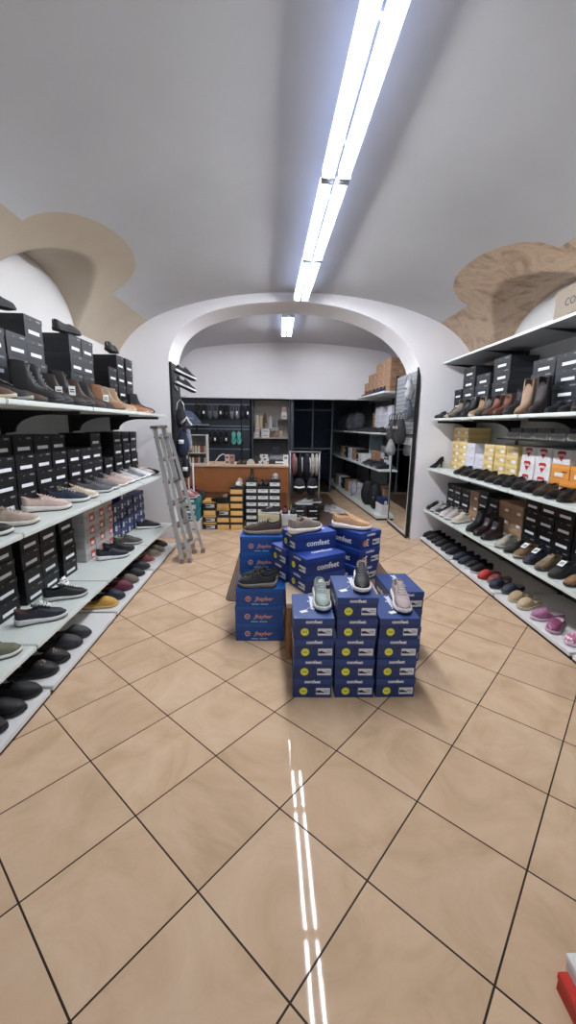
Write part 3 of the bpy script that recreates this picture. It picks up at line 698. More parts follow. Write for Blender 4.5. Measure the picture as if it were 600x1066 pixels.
S('ankle_boot', -1.36, 3.92, T4, -6, f'taupe suede ankle boot {hi}', 'boot', upper=(150, 130, 108), sole=(180, 164, 140))
S('ankle_boot', -1.36, 4.08, T4, -6, f'sand ankle boot beside the taupe boot {hi}', 'boot', upper=(164, 136, 102), sole=(190, 172, 146), s=0.97)
S('derby', -1.33, 4.36, T4, 0, f'cognac lace shoe near the rack end {hi}', upper=(150, 96, 58), sole=(186, 160, 130), rough=0.45)
S('derby', -1.34, 4.54, T4, 0, f'second cognac lace shoe at the rack end {hi}', upper=(140, 90, 56), sole=(180, 154, 124), rough=0.45)
S('ankle_boot', -1.40, 4.72, T4, 4, f'small black boot at the far end {hi}', 'boot', upper=(22, 22, 24), sole=(20, 20, 20))
# two odd things lying on the boxes up there
S('moccasin', -1.63, 3.62, T4 + 4 * 0.1442 + 0.001, 75, 'black flat shoe lying on top of the charcoal boot boxes', upper=(18, 18, 20), sole=(16, 16, 16))
S('moccasin', -1.66, 4.46, T4 + 4 * 0.1442 + 0.001, 95, 'black flat shoe lying on top of the black boot boxes', upper=(18, 18, 20), sole=(16, 16, 16))
S('ankle_boot', -1.68, 2.86, T4 + 4 * 0.1442 + 0.001, 60, 'black boot standing on the tallest charcoal box stack', 'boot', upper=(20, 20, 22), sole=(18, 18, 18), s=0.8)

m2 = f'on second-highest shelf of {LW}'
S('sneaker', -1.345, 2.05, T3, 28, f'black sneaker with white sole, only its toe showing, {m2}', upper=(24, 24, 26), sole=(220, 220, 216))
S('runner', -1.345, 2.28, T3, 32, f'beige knit trainer with cream sole {m2}', upper=(176, 158, 142), sole=(212, 206, 196), lining=(196, 180, 164))
S('runner', -1.38, 2.70, T3, 33, f'blush knit trainer with thick white sole {m2}', upper=(204, 180, 168), sole=(222, 216, 208), lining=(212, 190, 178))
S('runner', -1.385, 2.97, T3, 24, f'navy trainer with white sole {m2}', upper=(40, 46, 64), sole=(214, 214, 210), lace=(200, 200, 204))
S('runner', -1.40, 3.12, T3, 24, f'cream and gold trainer beside the navy one {m2}', upper=(206, 190, 166), sole=(222, 214, 200), lace=(150, 120, 90))
S('sneaker', -1.40, 3.40, T3, 18, f'slate grey sneaker with pale sole {m2}', upper=(92, 92, 98), sole=(206, 206, 204), lace=(60, 60, 64))
S('runner', -1.40, 3.55, T3, 16, f'dark grey trainer beside the slate sneaker {m2}', upper=(108, 104, 104), sole=(214, 212, 208))
S('sneaker', -1.40, 3.75, T3, 14, f'dusty rose sneaker with white sole {m2}', upper=(186, 160, 150), sole=(224, 220, 214))
S('runner', -1.40, 3.93, T3, 12, f'pale pink trainer with a white sole {m2}', upper=(206, 186, 178), sole=(228, 226, 222))
S('sneaker', -1.40, 4.10, T3, 12, f'white sneaker with grey stripe lining {m2}', upper=(206, 204, 204), sole=(230, 230, 228), lining=(90, 90, 96))
S('sneaker', -1.40, 4.28, T3, 10, f'grey and white sneaker in the far half {m2}', upper=(120, 124, 132), sole=(230, 230, 228))
S('sneaker', -1.40, 4.44, T3, 10, f'plain white sneaker, last but two {m2}', upper=(222, 220, 218), sole=(232, 232, 230))
S('runner', -1.40, 4.60, T3, 8, f'white and rose trainer, last but one {m2}', upper=(216, 200, 194), sole=(232, 230, 228))
S('moccasin', -1.40, 4.76, T3, 8, f'small black shoe at the far end {m2}', upper=(26, 26, 28), sole=(24, 24, 24))

m3 = f'on third-highest shelf of {LW}'
S('sneaker', -1.34, 1.99, T2, 28, f'olive canvas sneaker with white rim {m3}', upper=(104, 104, 84), sole=(222, 220, 212), lining=(80, 80, 66))
S('runner', -1.315, 2.41, T2, 30, f'navy trainer with white cushioned sole {m3}', upper=(26, 30, 42), sole=(206, 206, 204), lining=(120, 84, 64), card=(0, 0.17, 0.118, R(-60), 0, R(180)))
S('sneaker', -1.335, 2.74, T2, 26, f'black knit sneaker with pale sole and white card {m3}', upper=(18, 18, 20), sole=(200, 200, 198), card=(-0.02, 0.15, 0.125, R(-30), 0, R(150)))
S('runner', -1.355, 3.62, T2, 30, f'dark navy trainer in front of the grey boxes {m3}', upper=(24, 28, 44), sole=(216, 216, 214), s=1.06)
S('runner', -1.385, 3.80, T2, 26, f'black trainer just behind the dark navy trainer {m3}', upper=(20, 20, 22), sole=(28, 28, 30))
S('sneaker', -1.40, 4.05, T2, 10, f'grey sneaker with a yellow lining {m3}', upper=(70, 70, 68), sole=(180, 178, 172), lining=(196, 190, 70))
S('sneaker', -1.40, 4.72, T2, 14, f'black sneaker with white sole at the far end {m3}', upper=(22, 24, 34), sole=(222, 222, 220))

def pair(kind, x, y, z, ang, dy, what, where, **kw):
    S(kind, x, y - dy / 2, z, ang + kw.get('splay', 0), f'{what}, near one, {where}', kw.get('cat', 'slipper'), kw['u'], kw['so'], kw.get('li'), group=kw.get('g'))
    S(kind, x + kw.get('dx', 0), y + dy / 2, z, ang, f'{what}, far one, {where}', kw.get('cat', 'slipper'), kw['u'], kw['so'], kw.get('li'), group=kw.get('g'))
m4 = f'on base shelf of {LW}'
pair('slipper', -1.285, 1.67, T1, 14, 0.13, 'black felt slipper by the shop entrance', m4, u=(13, 13, 15), so=(18, 18, 18))
pair('closed_slipper', -1.275, 1.94, T1, 14, 0.14, 'black closed house slipper', m4, u=(12, 12, 14), so=(17, 17, 17))
pair('slipper', -1.285, 2.27, T1, 14, 0.135, 'black slipper with sequin flowers', m4, u=(16, 16, 19), so=(18, 18, 18))
pair('slipper', -1.29, 2.58, T1, 16, 0.13, 'charcoal slipper with grey toe band', m4, u=(52, 52, 56), so=(30, 30, 30), li=(40, 40, 44))
S('slipper', -1.285, 3.13, T1, 16, f'mustard yellow felt slipper {m4}', 'slipper', (196, 150, 70), (206, 180, 130), (150, 110, 50))
S('slipper', -1.285, 3.28, T1, 16, f'navy felt slipper behind the mustard one {m4}', 'slipper', (30, 34, 52), (30, 30, 36))
S('slipper', -1.285, 3.475, T1, 14, f'burgundy felt slipper {m4}', 'slipper', (100, 36, 58), (70, 30, 44))
S('slipper', -1.29, 3.64, T1, 14, f'taupe felt slipper behind the burgundy one {m4}', 'slipper', (110, 94, 86), (80, 70, 64))
S('closed_slipper', -1.29, 3.82, T1, 12, f'black slipper between the taupe and the red ones {m4}', 'slipper', (26, 26, 30), (26, 26, 28))
S('closed_slipper', -1.30, 4.02, T1, 12, f'dark navy slipper beside the ladder foot {m4}', 'slipper', (34, 34, 46), (26, 26, 28))
S('slipper', -1.30, 4.20, T1, 10, f'dark red and white slipper {m4}', 'slipper', (116, 52, 54), (190, 184, 180), (150, 130, 124))
S('closed_slipper', -1.30, 4.42, T1, 10, f'olive grey slipper with a light rim {m4}', 'slipper', (112, 102, 84), (150, 140, 124))
S('closed_slipper', -1.30, 4.58, T1, 8, f'second olive grey slipper, farther in, {m4}', 'slipper', (102, 92, 76), (140, 130, 116))
S('closed_slipper', -1.33, 4.80, T1, 8, f'dark brown slipper at the far end {m4}', 'slipper', (52, 44, 40), (34, 30, 28))
# sequin flowers on one pair (parts of those slippers)
for o in [o for o in C.objects if o.get('label', '').startswith('black slipper with sequin')]:
    mb = MB()
    for k in range(16):
        a = random.uniform(0, 2 * PI); r = random.uniform(0.004, 0.026); x, y = r * math.cos(a), 0.185 + 1.1 * r * math.sin(a)
        mb.lathe([(0.001, -0.004), (0.006, 0.0), (0.003, 0.004), (0.0005, 0.005)], 7, (x, y, 0.084 - 0.25 * abs(x) - 0.35 * max(0, y - 0.18)))
    mb.build('sequin_flower', mat((188, 160, 140), 0.3, metal=0.4, var=0.3), o)

# ------------------------------------------------------------------ goods on the rack under the sign (-x faces the aisle)
hr_ = f'highest shelf of {RW}'
right_cols('wide', ZR[2], [2.96, 3.28, 3.60, 4.27, 4.64, 4.98], [4, 4, 4, 5, 4, 5], 'charcoal boot box', hr_, 'boot boxes on the highest sign-side shelf', xf=2.264)
right_cols('black', ZR[2], [5.255], [3], 'narrow black box by the arch pillar', hr_, 'boot boxes on the highest sign-side shelf', xf=2.264)
box('wide', 2.264, 3.93, ZR[2] + 0.001, -PI / 2, f'black boot box under the dark gap, {hr_}', 'boot boxes on the highest sign-side shelf')
T4r, T3r, T2r = ZR[2] + 0.001, ZR[1] + 0.001, ZR[0] + 0.001
w4 = f'on highest shelf of {RW}'
S('derby', 2.03, 5.26, T4r, 190, f'black low shoe at the pillar end {w4}', upper=(20, 20, 22), sole=(18, 18, 18))
S('moccasin', 2.03, 5.14, T4r, 190, f'black loafer next to the pillar end shoe {w4}', upper=(24, 24, 26), sole=(18, 18, 18))
S('pump', 2.03, 5.00, T4r, 188, f'cream high-heeled shoe {w4}', upper=(204, 192, 172), sole=(60, 50, 40))
S('ankle_boot', 2.02, 4.83, T4r, 188, f'grey taupe ankle boot beside the cream heel {w4}', 'boot', upper=(110, 102, 92), sole=(40, 36, 34))
S('ankle_boot', 2.02, 4.66, T4r, 186, f'black ankle boot beside the taupe boot {w4}', 'boot', upper=(28, 28, 30), sole=(22, 22, 22))
S('combat_boot', 2.02, 4.50, T4r, 186, f'black lace boot with pale fleece cuff {w4}', 'boot', upper=(32, 32, 34), sole=(24, 24, 24), lining=(190, 188, 184), s=0.85)
S('ankle_boot', 2.02, 4.32, T4r, 184, f'camel ankle boot with cream sole {w4}', 'boot', upper=(146, 116, 86), sole=(190, 176, 152))
S('ankle_boot', 2.02, 4.18, T4r, 184, f'grey suede ankle boot behind the camel boot {w4}', 'boot', upper=(74, 70, 70), sole=(30, 28, 28))
S('ankle_boot', 2.02, 4.02, T4r, 184, f'reddish brown ankle boot {w4}', 'boot', upper=(104, 62, 46), sole=(40, 28, 24), s=0.96)
S('ankle_boot', 2.02, 3.83, T4r, 186, f'russet boot with pale tongue {w4}', 'boot', upper=(96, 54, 40), sole=(50, 34, 28), lining=(176, 156, 130))
S('combat_boot', 2.02, 3.64, T4r, 190, f'black buckled boot beside the tan tall boot {w4}', 'boot', upper=(34, 36, 40), sole=(20, 20, 22))
S('tall_boot', 2.02, 3.46, T4r, 215, f'tan suede tall boot {w4}', 'boot', upper=(158, 130, 106), sole=(120, 96, 76))
S('tall_boot', 2.02, 3.27, T4r, 215, f'dark brown tall boot {w4}', 'boot', upper=(46, 38, 38), sole=(26, 22, 22), s=1.04)
S('derby', 2.03, 3.07, T4r, 200, f'black laced shoe beside the dark tall boot {w4}', upper=(26, 28, 32), sole=(20, 20, 22))
S('derby', 2.03, 2.92, T4r, 198, f'black laced shoe, second from the dark tall boot, {w4}', upper=(28, 28, 30), sole=(20, 20, 22))
S('combat_boot', 2.03, 2.78, T4r, 196, f'black boot at the near end {w4}', 'boot', upper=(24, 24, 26), sole=(20, 20, 22))

h2 = f'second-highest shelf of {RW}'
right_cols('cream', ZR[1], [5.20, 4.99], [6, 6], 'mustard cream shoe box by the pillar', h2, 'cream boxes on the sign-side rack')
right_cols('white', ZR[1], [4.78, 4.57], [3, 2], 'pale lilac shoe box', h2, 'pale boxes on the sign-side rack', start=3)
right_cols('cream', ZR[1], [4.36], [4], 'cream shoe box with picture side', h2, 'cream boxes on the sign-side rack', start=5)
right_cols('cream', ZR[1], [4.13, 3.915], [4, 4], 'cream yellow shoe box', h2, 'cream boxes on the sign-side rack', start=6)
right_cols('heart', ZR[1], [3.66, 3.45], [3, 3], 'white shoe box with red badge', h2, 'white boxes with red badges', start=8)
right_cols('orange', ZR[1], [3.225, 3.0, 2.77], [2, 2, 2], 'orange shoe box', h2, 'orange boxes', start=10)
box('heart', XBR, 3.225, ZR[1] + 2 * 0.1163 + 0.002, -PI / 2, f'white shoe box with red badge, on the orange boxes, {h2}', 'white boxes with red badges')
w3 = f'on second-highest shelf of {RW}'
S('pump', 1.99, 5.27, T3r, 182, f'black stiletto court shoe at the pillar end {w3}', upper=(16, 16, 18), sole=(18, 18, 18), rough=0.35)
ysr = [4.55, 4.36, 4.18, 4.00, 3.84, 3.68, 3.53, 3.38, 3.23, 3.08, 2.94, 2.80]
cols_ = [((30, 24, 23), 'dark brown'), ((16, 15, 16), 'black'), ((15, 15, 16), 'black'), ((14, 14, 15), 'black'), ((50, 45, 43), 'grey brown'), ((30, 28, 28), 'black'), ((22, 22, 24), 'black'), ((34, 30, 34), 'black'), ((22, 22, 26), 'black'), ((62, 52, 46), 'taupe brown'), ((24, 24, 26), 'black'), ((20, 20, 22), 'black')]
for i, (y, (c, nm)) in enumerate(zip(ysr, cols_)):
    S('derby' if i % 3 != 1 else 'moccasin', 2.035, y, T3r, 196 + (i % 3) * 4, f'{nm} leather shoe, {ORD[i + 1]} from the court shoe, {w3}', upper=c, sole=(20, 20, 20), rough=0.4, s=1.04)

h3 = f'third-highest shelf of {RW}'
right_cols('black', ZR[0], [5.22, 5.01, 4.80], [3, 3, 3], 'black shoe box by the pillar', h3, 'black boxes on the third-highest sign-side shelf')
right_cols('brown', ZR[0], [4.58], [3], 'brown shoe box', h3, 'brown boxes on the sign-side rack', start=4)
right_cols('green', ZR[0], [4.37], [4], 'blackish green shoe box', h3, 'black boxes on the third-highest sign-side shelf', start=5)
right_cols('black', ZR[0], [4.15], [3], 'plain black shoe box', h3, 'black boxes on the third-highest sign-side shelf', start=6)
right_cols('brown', ZR[0], [3.93, 3.72], [3, 3], 'brown shoe box', h3, 'brown boxes on the sign-side rack', start=7)
right_cols('black', ZR[0], [3.505, 3.29, 3.075, 2.86, 2.645], 4, 'black shoe box', h3, 'black boxes on the third-highest sign-side shelf', start=9)
w2 = f'on third-highest shelf of {RW}'
S('sneaker', 1.995, 5.26, T2r, 192, f'black sneaker at the pillar end {w2}', upper=(24, 24, 26), sole=(22, 22, 22))
S('sneaker', 1.995, 5.12, T2r, 192, f'pale grey sneaker with white toe {w2}', upper=(176, 172, 168), sole=(214, 212, 208))
S('sneaker', 1.995, 4.97, T2r, 192, f'black and white sneaker {w2}', upper=(48, 48, 52), sole=(222, 222, 220), lace=(220, 220, 220))
S('runner', 1.995, 4.82, T2r, 194, f'white trainer with grey rose panels {w2}', upper=(206, 198, 196), sole=(228, 226, 222), lace=(120, 96, 100))
S('runner', 1.995, 4.66, T2r, 194, f'lilac white trainer {w2}', upper=(200, 190, 192), sole=(228, 226, 222))
S('runner', 2.005, 4.47, T2r, 196, f'cream chunky trainer with red tab {w2}', upper=(208, 198, 180), sole=(224, 218, 206), s=1.06)
S('combat_boot', 1.995, 4.10, T2r, 200, f'black ankle boot beside the burgundy boots {w2}', 'boot', upper=(24, 24, 26), sole=(20, 20, 20), s=0.9)
S('ankle_boot', 1.995, 3.94, T2r, 202, f'burgundy black leather boot, first of two, {w2}', 'boot', upper=(42, 28, 32), sole=(22, 20, 20), rough=0.35)
S('ankle_boot', 1.995, 3.78, T2r, 204, f'burgundy black leather boot, second of two, {w2}', 'boot', upper=(38, 26, 30), sole=(22, 20, 20), rough=0.35)
S('sneaker', 1.995, 3.52, T2r, 204, f'light grey sneaker with silver straps {w2}', upper=(166, 160, 150), sole=(190, 184, 172))
S('derby', 1.995, 3.37, T2r, 202, f'dark patterned flat shoe {w2}', upper=(52, 48, 46), sole=(30, 28, 28))
S('sneaker', 1.995, 3.22, T2r, 200, f'tan sneaker with white card {w2}', upper=(130, 100, 74), sole=(170, 150, 124), card=CARD_TOP)
S('sneaker', 1.995, 3.07, T2r, 200, f'navy sneaker with white card {w2}', upper=(36, 40, 54), sole=(40, 40, 46), card=CARD_TOP)
S('sneaker', 1.995, 2.92, T2r, 200, f'brown suede sneaker with cord laces {w2}', upper=(126, 104, 80), sole=(90, 74, 60), lace=(190, 176, 150))
S('sneaker', 1.995, 2.76, T2r, 200, f'charcoal sneaker with large white card {w2}', upper=(56, 56, 56), sole=(36, 36, 36), card=CARD_TOP)
S('moccasin', 1.995, 2.60, T2r, 200, f'bronze brown slip-on at the near end {w2}', upper=(134, 100, 70), sole=(60, 46, 36))

b4 = f'on base shelf of {RW}'
pair('closed_slipper', 1.985, 5.22, T1, 190, 0.14, 'black house slipper by the mirror', b4, u=(13, 13, 15), so=(16, 16, 16))
pair('closed_slipper', 1.985, 4.92, T1, 190, 0.14, 'black slipper, second pair from the mirror', b4, u=(15, 15, 18), so=(16, 16, 16))
pair('closed_slipper', 1.985, 4.60, T1, 192, 0.14, 'dark grey slipper, third pair from the mirror', b4, u=(20, 20, 24), so=(16, 16, 16))
pair('closed_slipper', 1.985, 4.26, T1, 192, 0.14, 'navy slipper, fourth pair from the mirror', b4, u=(36, 40, 56), so=(22, 22, 24))
pair('closed_slipper', 1.985, 3.98, T1, 192, 0.13, 'white-spotted slipper beside the red one', b4, u=(22, 22, 24), so=(200, 200, 200))
S('slipper', 1.985, 3.74, T1, 196, f'bright red felt slipper {b4}', 'slipper', (178, 50, 44), (150, 44, 40), (120, 40, 40))
S('slipper', 2.02, 3.62, T1, 194, f'grey red slipper half behind the bright red one {b4}', 'slipper', (120, 60, 58), (120, 112, 104), (150, 130, 120))
S('slipper', 1.985, 3.50, T1, 206, f'navy felt slipper in front of a grey one {b4}', 'slipper', (34, 38, 54), (40, 42, 50), (110, 110, 110))
S('slipper', 2.03, 3.37, T1, 204, f'navy slipper with grey insole behind the first {b4}', 'slipper', (42, 46, 60), (60, 60, 64), (140, 140, 138))
S('slipper', 1.99, 3.20, T1, 202, f'gold beige slipper, farther of its pair, {b4}', 'slipper', (178, 158, 128), (196, 182, 158), (190, 178, 160))
S('slipper', 1.985, 3.06, T1, 202, f'gold beige slipper, nearer of its pair, {b4}', 'slipper', (184, 164, 132), (200, 186, 162), (196, 184, 166))
S('slipper', 1.985, 2.89, T1, 182, f'orchid pink slipper pointing sideways {b4}', 'slipper', (158, 104, 134), (206, 180, 196), (214, 200, 208))
S('slipper', 1.985, 2.655, T1, 222, f'magenta satin slipper pointing at the entrance {b4}', 'slipper', (140, 72, 108), (200, 170, 186), (214, 196, 206), rough=0.35)
DOTS = NT('polka_dots'); _tc = DOTS.n('ShaderNodeTexCoord'); _v = DOTS.n('ShaderNodeTexVoronoi'); _v.inputs['Scale'].default_value = 42; _v.inputs['Randomness'].default_value = 0.45
DOTS.link(_tc.outputs['Object'], _v.inputs['Vector'])
DOTS.link(DOTS.mix(DOTS.math('LESS_THAN', _v.outputs['Distance'], 0.42), lin((186, 108, 138)), lin((240, 226, 232))), DOTS.b.inputs['Base Color'])
S('slipper', 1.99, 2.50, T1, 196, f'pink slipper with white polka dots {b4}', 'slipper', DOTS.m, (216, 190, 204), (220, 204, 212))

# lettered sign on the canopy, clear packs on the thin ledge
t = empty('display_sign', (2.16, 3.235, 2.3115), -PI / 2); tag(t, 'taupe lettered sign standing on top of the shoe rack canopy', 'sign')
MB().box(-0.16, 0, 0, 0.62, 0.025, 0.24).build('sign_board', mat((142, 128, 114), 0.6, var=0.05), t, bevel=0.002)
letter('lettering', 'CON', 0.078, INK, t, (0.045, -0.001, 0.125))
MB().box(0.0, -0.001, 0.035, 0.14, 0.0, 0.042).build('lettering_line', mat((110, 98, 86), 0.6, var=0), t)
ledge = MB().box(2.12, 2.62, 1.405, 2.5525, 3.95, 1.42).build('ledge_shelf', BLACK, bevel=0.002); tag(ledge, 'thin black ledge between the two upper shelves of the sign-side rack', 'shelf')
PACK = mat((150, 150, 138), 0.25, var=0.25, scale=25); PACKD = mat((84, 86, 88), 0.3, var=0.2, scale=25)
for i in range(6):
    y = 2.74 + i * 0.205
    o = MB().box(2.16, y - 0.095, 1.4205, 2.40, y + 0.095, 1.475).build('clear_pack', PACK, bevel=0.004)
    tag(o, f'pale clear plastic shoe pack, {ORD[6 - i]} from the pillar, on the thin ledge', 'pack', 'clear packs on the ledge')
    MB().box(2.157, y - 0.08, 1.43, 2.1605, y + 0.06, 1.452).build('insert_card', PACKD, o)
    if i > 1:
        o = MB().box(2.19, y - 0.09, 1.4755, 2.39, y + 0.09, 1.513).build('clear_pack', PACKD, bevel=0.004)
        tag(o, f'dark flat pack on a pale one, {ORD[6 - i]} from the pillar, thin ledge', 'pack', 'clear packs on the ledge')

S = shoe
# ------------------------------------------------------------------ runner mat and the display in the middle
g = NT('ribbed_mat'); tc = g.n('ShaderNodeTexCoord'); s = g.n('ShaderNodeSeparateXYZ'); g.link(tc.outputs['Object'], s.inputs[0])
wv = g.math('SINE', g.math('MULTIPLY', s.outputs[0], 2 * PI / 0.024))
nz = g.noise(tc.outputs['Object'], 40, 3)
c = g.ramp(g.math('MULTIPLY_ADD', wv, 0.5, 0.5), [(0.15, lin((52, 42, 36))), (0.6, lin((112, 86, 68)))])
g.link(c, g.b.inputs['Base Color']); g.b.inputs['Roughness'].default_value = 0.45
bp = g.n('ShaderNodeBump'); bp.inputs['Strength'].default_value = 0.5; bp.inputs['Distance'].default_value = 0.004; g.link(wv, bp.inputs['Height']); g.link(bp.outputs[0], g.b.inputs['Normal'])
x0, x1, y0, y1, r = -0.445, 1.165, 3.33, 9.2, 0.06
pl = []
for cx, cy, a0 in ((x1 - r, y1 - r, 0), (0.28 + r, y1 - r, 90), (0.28, 6.40, -1), (x0 + r, 6.40 - r, 90), (x0 + r, y0 + r, 180), (x1 - r, y0 + r, 270)):
    if a0 < 0: pl.append((cx, cy)); continue
    for k in range(7): pl.append((cx + r * math.cos(R(a0 + 15 * k)), cy + r * math.sin(R(a0 + 15 * k))))
o = MB().prism(pl, 'z', 0.0005, 0.008).build('runner_mat', g.m); tag(o, 'dark brown ribbed runner mat under the boxes and along the back room', 'mat')
MZ = 0.0085

t = empty('display_plinth', (0.38, 2.78, 0)); tag(t, 'low wooden display plinth with pale top under the blue boxes', 'stand')
WOOD = mat((168, 118, 74), 0.5, var=0.12, scale=14); PALE = mat((206, 184, 156), 0.4, var=0.05, scale=12)
MB().box(-0.315, -0.375, 0.37, 0.315, 0.33, 0.40).build('plinth_top', PALE, t, bevel=0.003)
for sx in (-1, 1):
    MB().box(sx * 0.30 - 0.0125, -0.365, 0.0, sx * 0.30 + 0.0125, 0.32, 0.369).build('side_board', WOOD, t)
MB().box(-0.286, -0.35, 0.05, 0.286, -0.33, 0.369).build('front_board', WOOD, t)
MB().box(-0.286, 0.29, 0.05, 0.286, 0.31, 0.369).build('rear_board', WOOD, t)

G1 = 'blue shoe boxes of the middle display'
def disp(kind, x, y, z, rz, n, what, where, jit=0.004):
    h = BOXES[kind]['h'] + 0.0008
    for i in range(n):
        e = random.uniform(-jit, jit); box(kind, x + e, y + random.uniform(-jit, 0), z + i * h, rz + R(random.uniform(-1.2, 1.2)), f'{what}, {LEV[n][i]} {where}', G1)
    return z + n * h
z1 = disp('comfeet', 0.208, 2.038, 0, 0, 4, 'navy shoe box', 'in stack under the pale green sneaker')
z2 = disp('comfeet', 0.4405, 2.038, 0, 0, 5, 'navy shoe box', 'in stack under the black sneaker')
z3 = disp('comfeet', 0.675, 2.038, 0, 0, 4, 'navy shoe box', 'in stack under the greyish pink sneaker')
disp('comfeet', 0.828, 2.40, 0, R(3), 4, 'navy shoe box', 'in stack behind the greyish pink sneaker', 0.002)
ja = disp('jh', -0.114, 2.663, 0, 0, 3, 'bright blue long shoe box', 'in the low stack by the plinth')
jb = disp('jh', -0.116, 3.062, 0, 0, 5, 'bright blue long shoe box', 'in the tall stack under the brown sneaker')
disp('royal', 0.143, 2.653, 0.401, R(-61), 2, 'navy shoe box turned sideways', 'of the plinth front pair', 0.0)
disp('royal', 0.015, 2.855, 0.401, R(-61), 2, 'navy shoe box turned sideways', 'of the plinth rear pair', 0.0)
bz_ = 0.401 + 2 * 0.1213 + 0.001
box('royal', 0.086, 2.815, bz_, R(-66), 'navy shoe box under the taupe sneaker on the plinth', G1)
for i, (x, y, a) in enumerate([(0.662, 2.80, 38), (0.674, 2.812, 36), (0.682, 2.83, 37)]):
    box('royal', x, y, 0.401 + i * 0.1213, R(a), f'navy shoe box, {LEV[3][i]} in stack under the tan sneaker', G1)
# emblem on the short ends of that stack
for o in [o for o in C.objects if 'stack under the tan sneaker' in o.get('label', '')]:
    for c in list(o.children):
        if c.name.startswith('sticker'): bpy.data.objects.remove(c)
    e = put('emblem', SWOOSH, o); e.location = (-0.04, -0.003, 0.045)
    e2 = put('emblem_ground', MB().prism([(0.03 * math.cos(2 * PI * k / 16), 0.024 * math.sin(2 * PI * k / 16)) for k in range(16)], 'y', -0.0008, 0).mesh('emblem_ground', mat((190, 130, 130), 0.5, var=0.3)), o); e2.location = (-0.055, 0, 0.042)
zt = 0.401 + 3 * 0.1213
S('runner', 0.265, 2.10, z1, 270, 'pale green knit sneaker on the navy box stack by the plinth', upper=(150, 164, 156), sole=(236, 236, 230), lining=(170, 180, 172), lace=(186, 194, 188))
S('runner', 0.468, 2.075, z2, 260, 'black trainer with white sole on the tallest navy stack', upper=(28, 28, 34), sole=(238, 232, 228), lining=(206, 186, 170), lace=(110, 110, 116))
S('runner', 0.712, 2.075, z3, 263, 'greyish pink sneaker on the third navy stack', upper=(178, 160, 158), sole=(236, 228, 224), lining=(190, 172, 168), lace=(206, 196, 192))
for nm, px_, py_, zz in (('pale green sneaker', 0.155, 2.12, z1), ('black trainer', 0.375, 2.13, z2), ('greyish pink sneaker', 0.655, 2.11, z3)):
    o = MB().box(-0.022, -0.014, 0.0003, 0.022, 0.014, 0.0013).build('price_tag', WHITE, smooth=False); o.location = (px_, py_, zz); o.rotation_euler = (0, 0, R(25))
    MB().tube([(0.02, 0.01, 0.002), (0.045, 0.02, 0.004), (0.065, 0.035, 0.003)], 0.001, 5).build('string', WHITE, o)
    tag(o, f'small white paper tag lying beside the {nm}', 'tag', 'price tags of the middle display')
S('runner', 0.318, 2.90, bz_ + 0.1225, 36, 'taupe grey trainer with white sole on the navy box', upper=(138, 126, 116), sole=(238, 230, 220), lining=(200, 176, 160), lace=(196, 186, 176))
S('runner', 0.685, 2.865, zt + 0.0015, -22, 'tan trainer with white sole on the three-box navy stack', upper=(196, 152, 112), sole=(240, 234, 226), lining=(206, 168, 130), lace=(210, 176, 140))
S('runner', -0.262, 3.16, jb, 178, 'brown trainer with grey sole on the tall bright blue stack', upper=(66, 54, 46), sole=(150, 132, 118), lace=(200, 194, 184), s=1.06)
for i, (y, nm) in enumerate(((2.712, 'nearer'), (2.822, 'farther'))):
    o = S('runner', -0.268 + i * 0.012, y, ja, 178 - i * 2, f'black strap sneaker, {nm} one of the pair on the low bright blue stack', upper=(34, 34, 38), sole=(120, 116, 112), lining=(30, 30, 32), s=0.93)
    if i == 0:
        st = put('round_sticker', MB().lathe([(0.018, 0), (0.018, 0.001)], 18).mesh('round_sticker', mat((150, 208, 214), 0.5, var=0)), o); st.location = (0.0435, 0.235, 0.046); st.rotation_euler = (0, PI / 2, R(20))
    mb = MB()
    for k in range(2):
        yy = 0.135 + k * 0.035; mb.tube([(-0.030, yy, 0.088 - k * 0.01), (-0.018, yy, 0.106 - k * 0.011), (0.0, yy, 0.113 - k * 0.011), (0.018, yy, 0.106 - k * 0.011), (0.030, yy, 0.088 - k * 0.01)], 0.008, 6)
    mb.build('strap', mat((26, 26, 30), 0.6), o, smooth=True)

# ------------------------------------------------------------------ ladder
ALU = mat((204, 202, 200), 0.3, metal=0.75, var=0.08); ALUD = mat((120, 112, 108), 0.4, metal=0.5, var=0.1)
t = empty('step_ladder', (-1.0, 4.5, 0)); tag(t, 'aluminium step ladder leaning folded against the end of the shoe rack', 'ladder')
def rail(a, b, nm='rail'): return MB().beam(a, b, 0.024, 0.05, (1, 0, 0)).build(nm, ALU, t, bevel=0.003)
A0, A1 = Vector((-0.045, -0.16, 0.015)), Vector((-0.345, 0.09, 1.47))
B0, B1 = Vector((0.02, 0.20, 0.015)), Vector((-0.305, 0.29, 1.48))
rail(A0, A1); rail(B0, B1)
for k in range(6):
    f = 0.10 + k * 0.165; p, q = A0.lerp(A1, f), B0.lerp(B1, f)
    MB().beam(p, q, 0.075, 0.022, (0.2, 0, 1)).build('step', ALUD, t)
C0, C1 = Vector((0.035, -0.13, 0.015)), Vector((-0.285, 0.10, 1.40)); D0, D1 = Vector((0.115, 0.24, 0.015)), Vector((-0.245, 0.30, 1.41))
for a, b in ((C0, C1), (D0, D1)): MB().beam(a, b, 0.022, 0.034, (1, 0, 0)).build('rear_rail', ALU, t)
for f in (0.12, 0.42, 0.8): MB().beam(C0.lerp(C1, f), D0.lerp(D1, f), 0.02, 0.03).build('cross_bar', ALU, t)
MB().beam(A1 + Vector((0, -0.03, 0)), B1 + Vector((0, 0.03, 0)), 0.085, 0.03).build('top_cap', ALUD, t)
for p in (A0, B0, C0, D0): MB().box(p.x - 0.022, p.y - 0.036, 0, p.x + 0.022, p.y + 0.036, 0.05).build('foot', mat((150, 128, 122), 0.6), t, bevel=0.004)

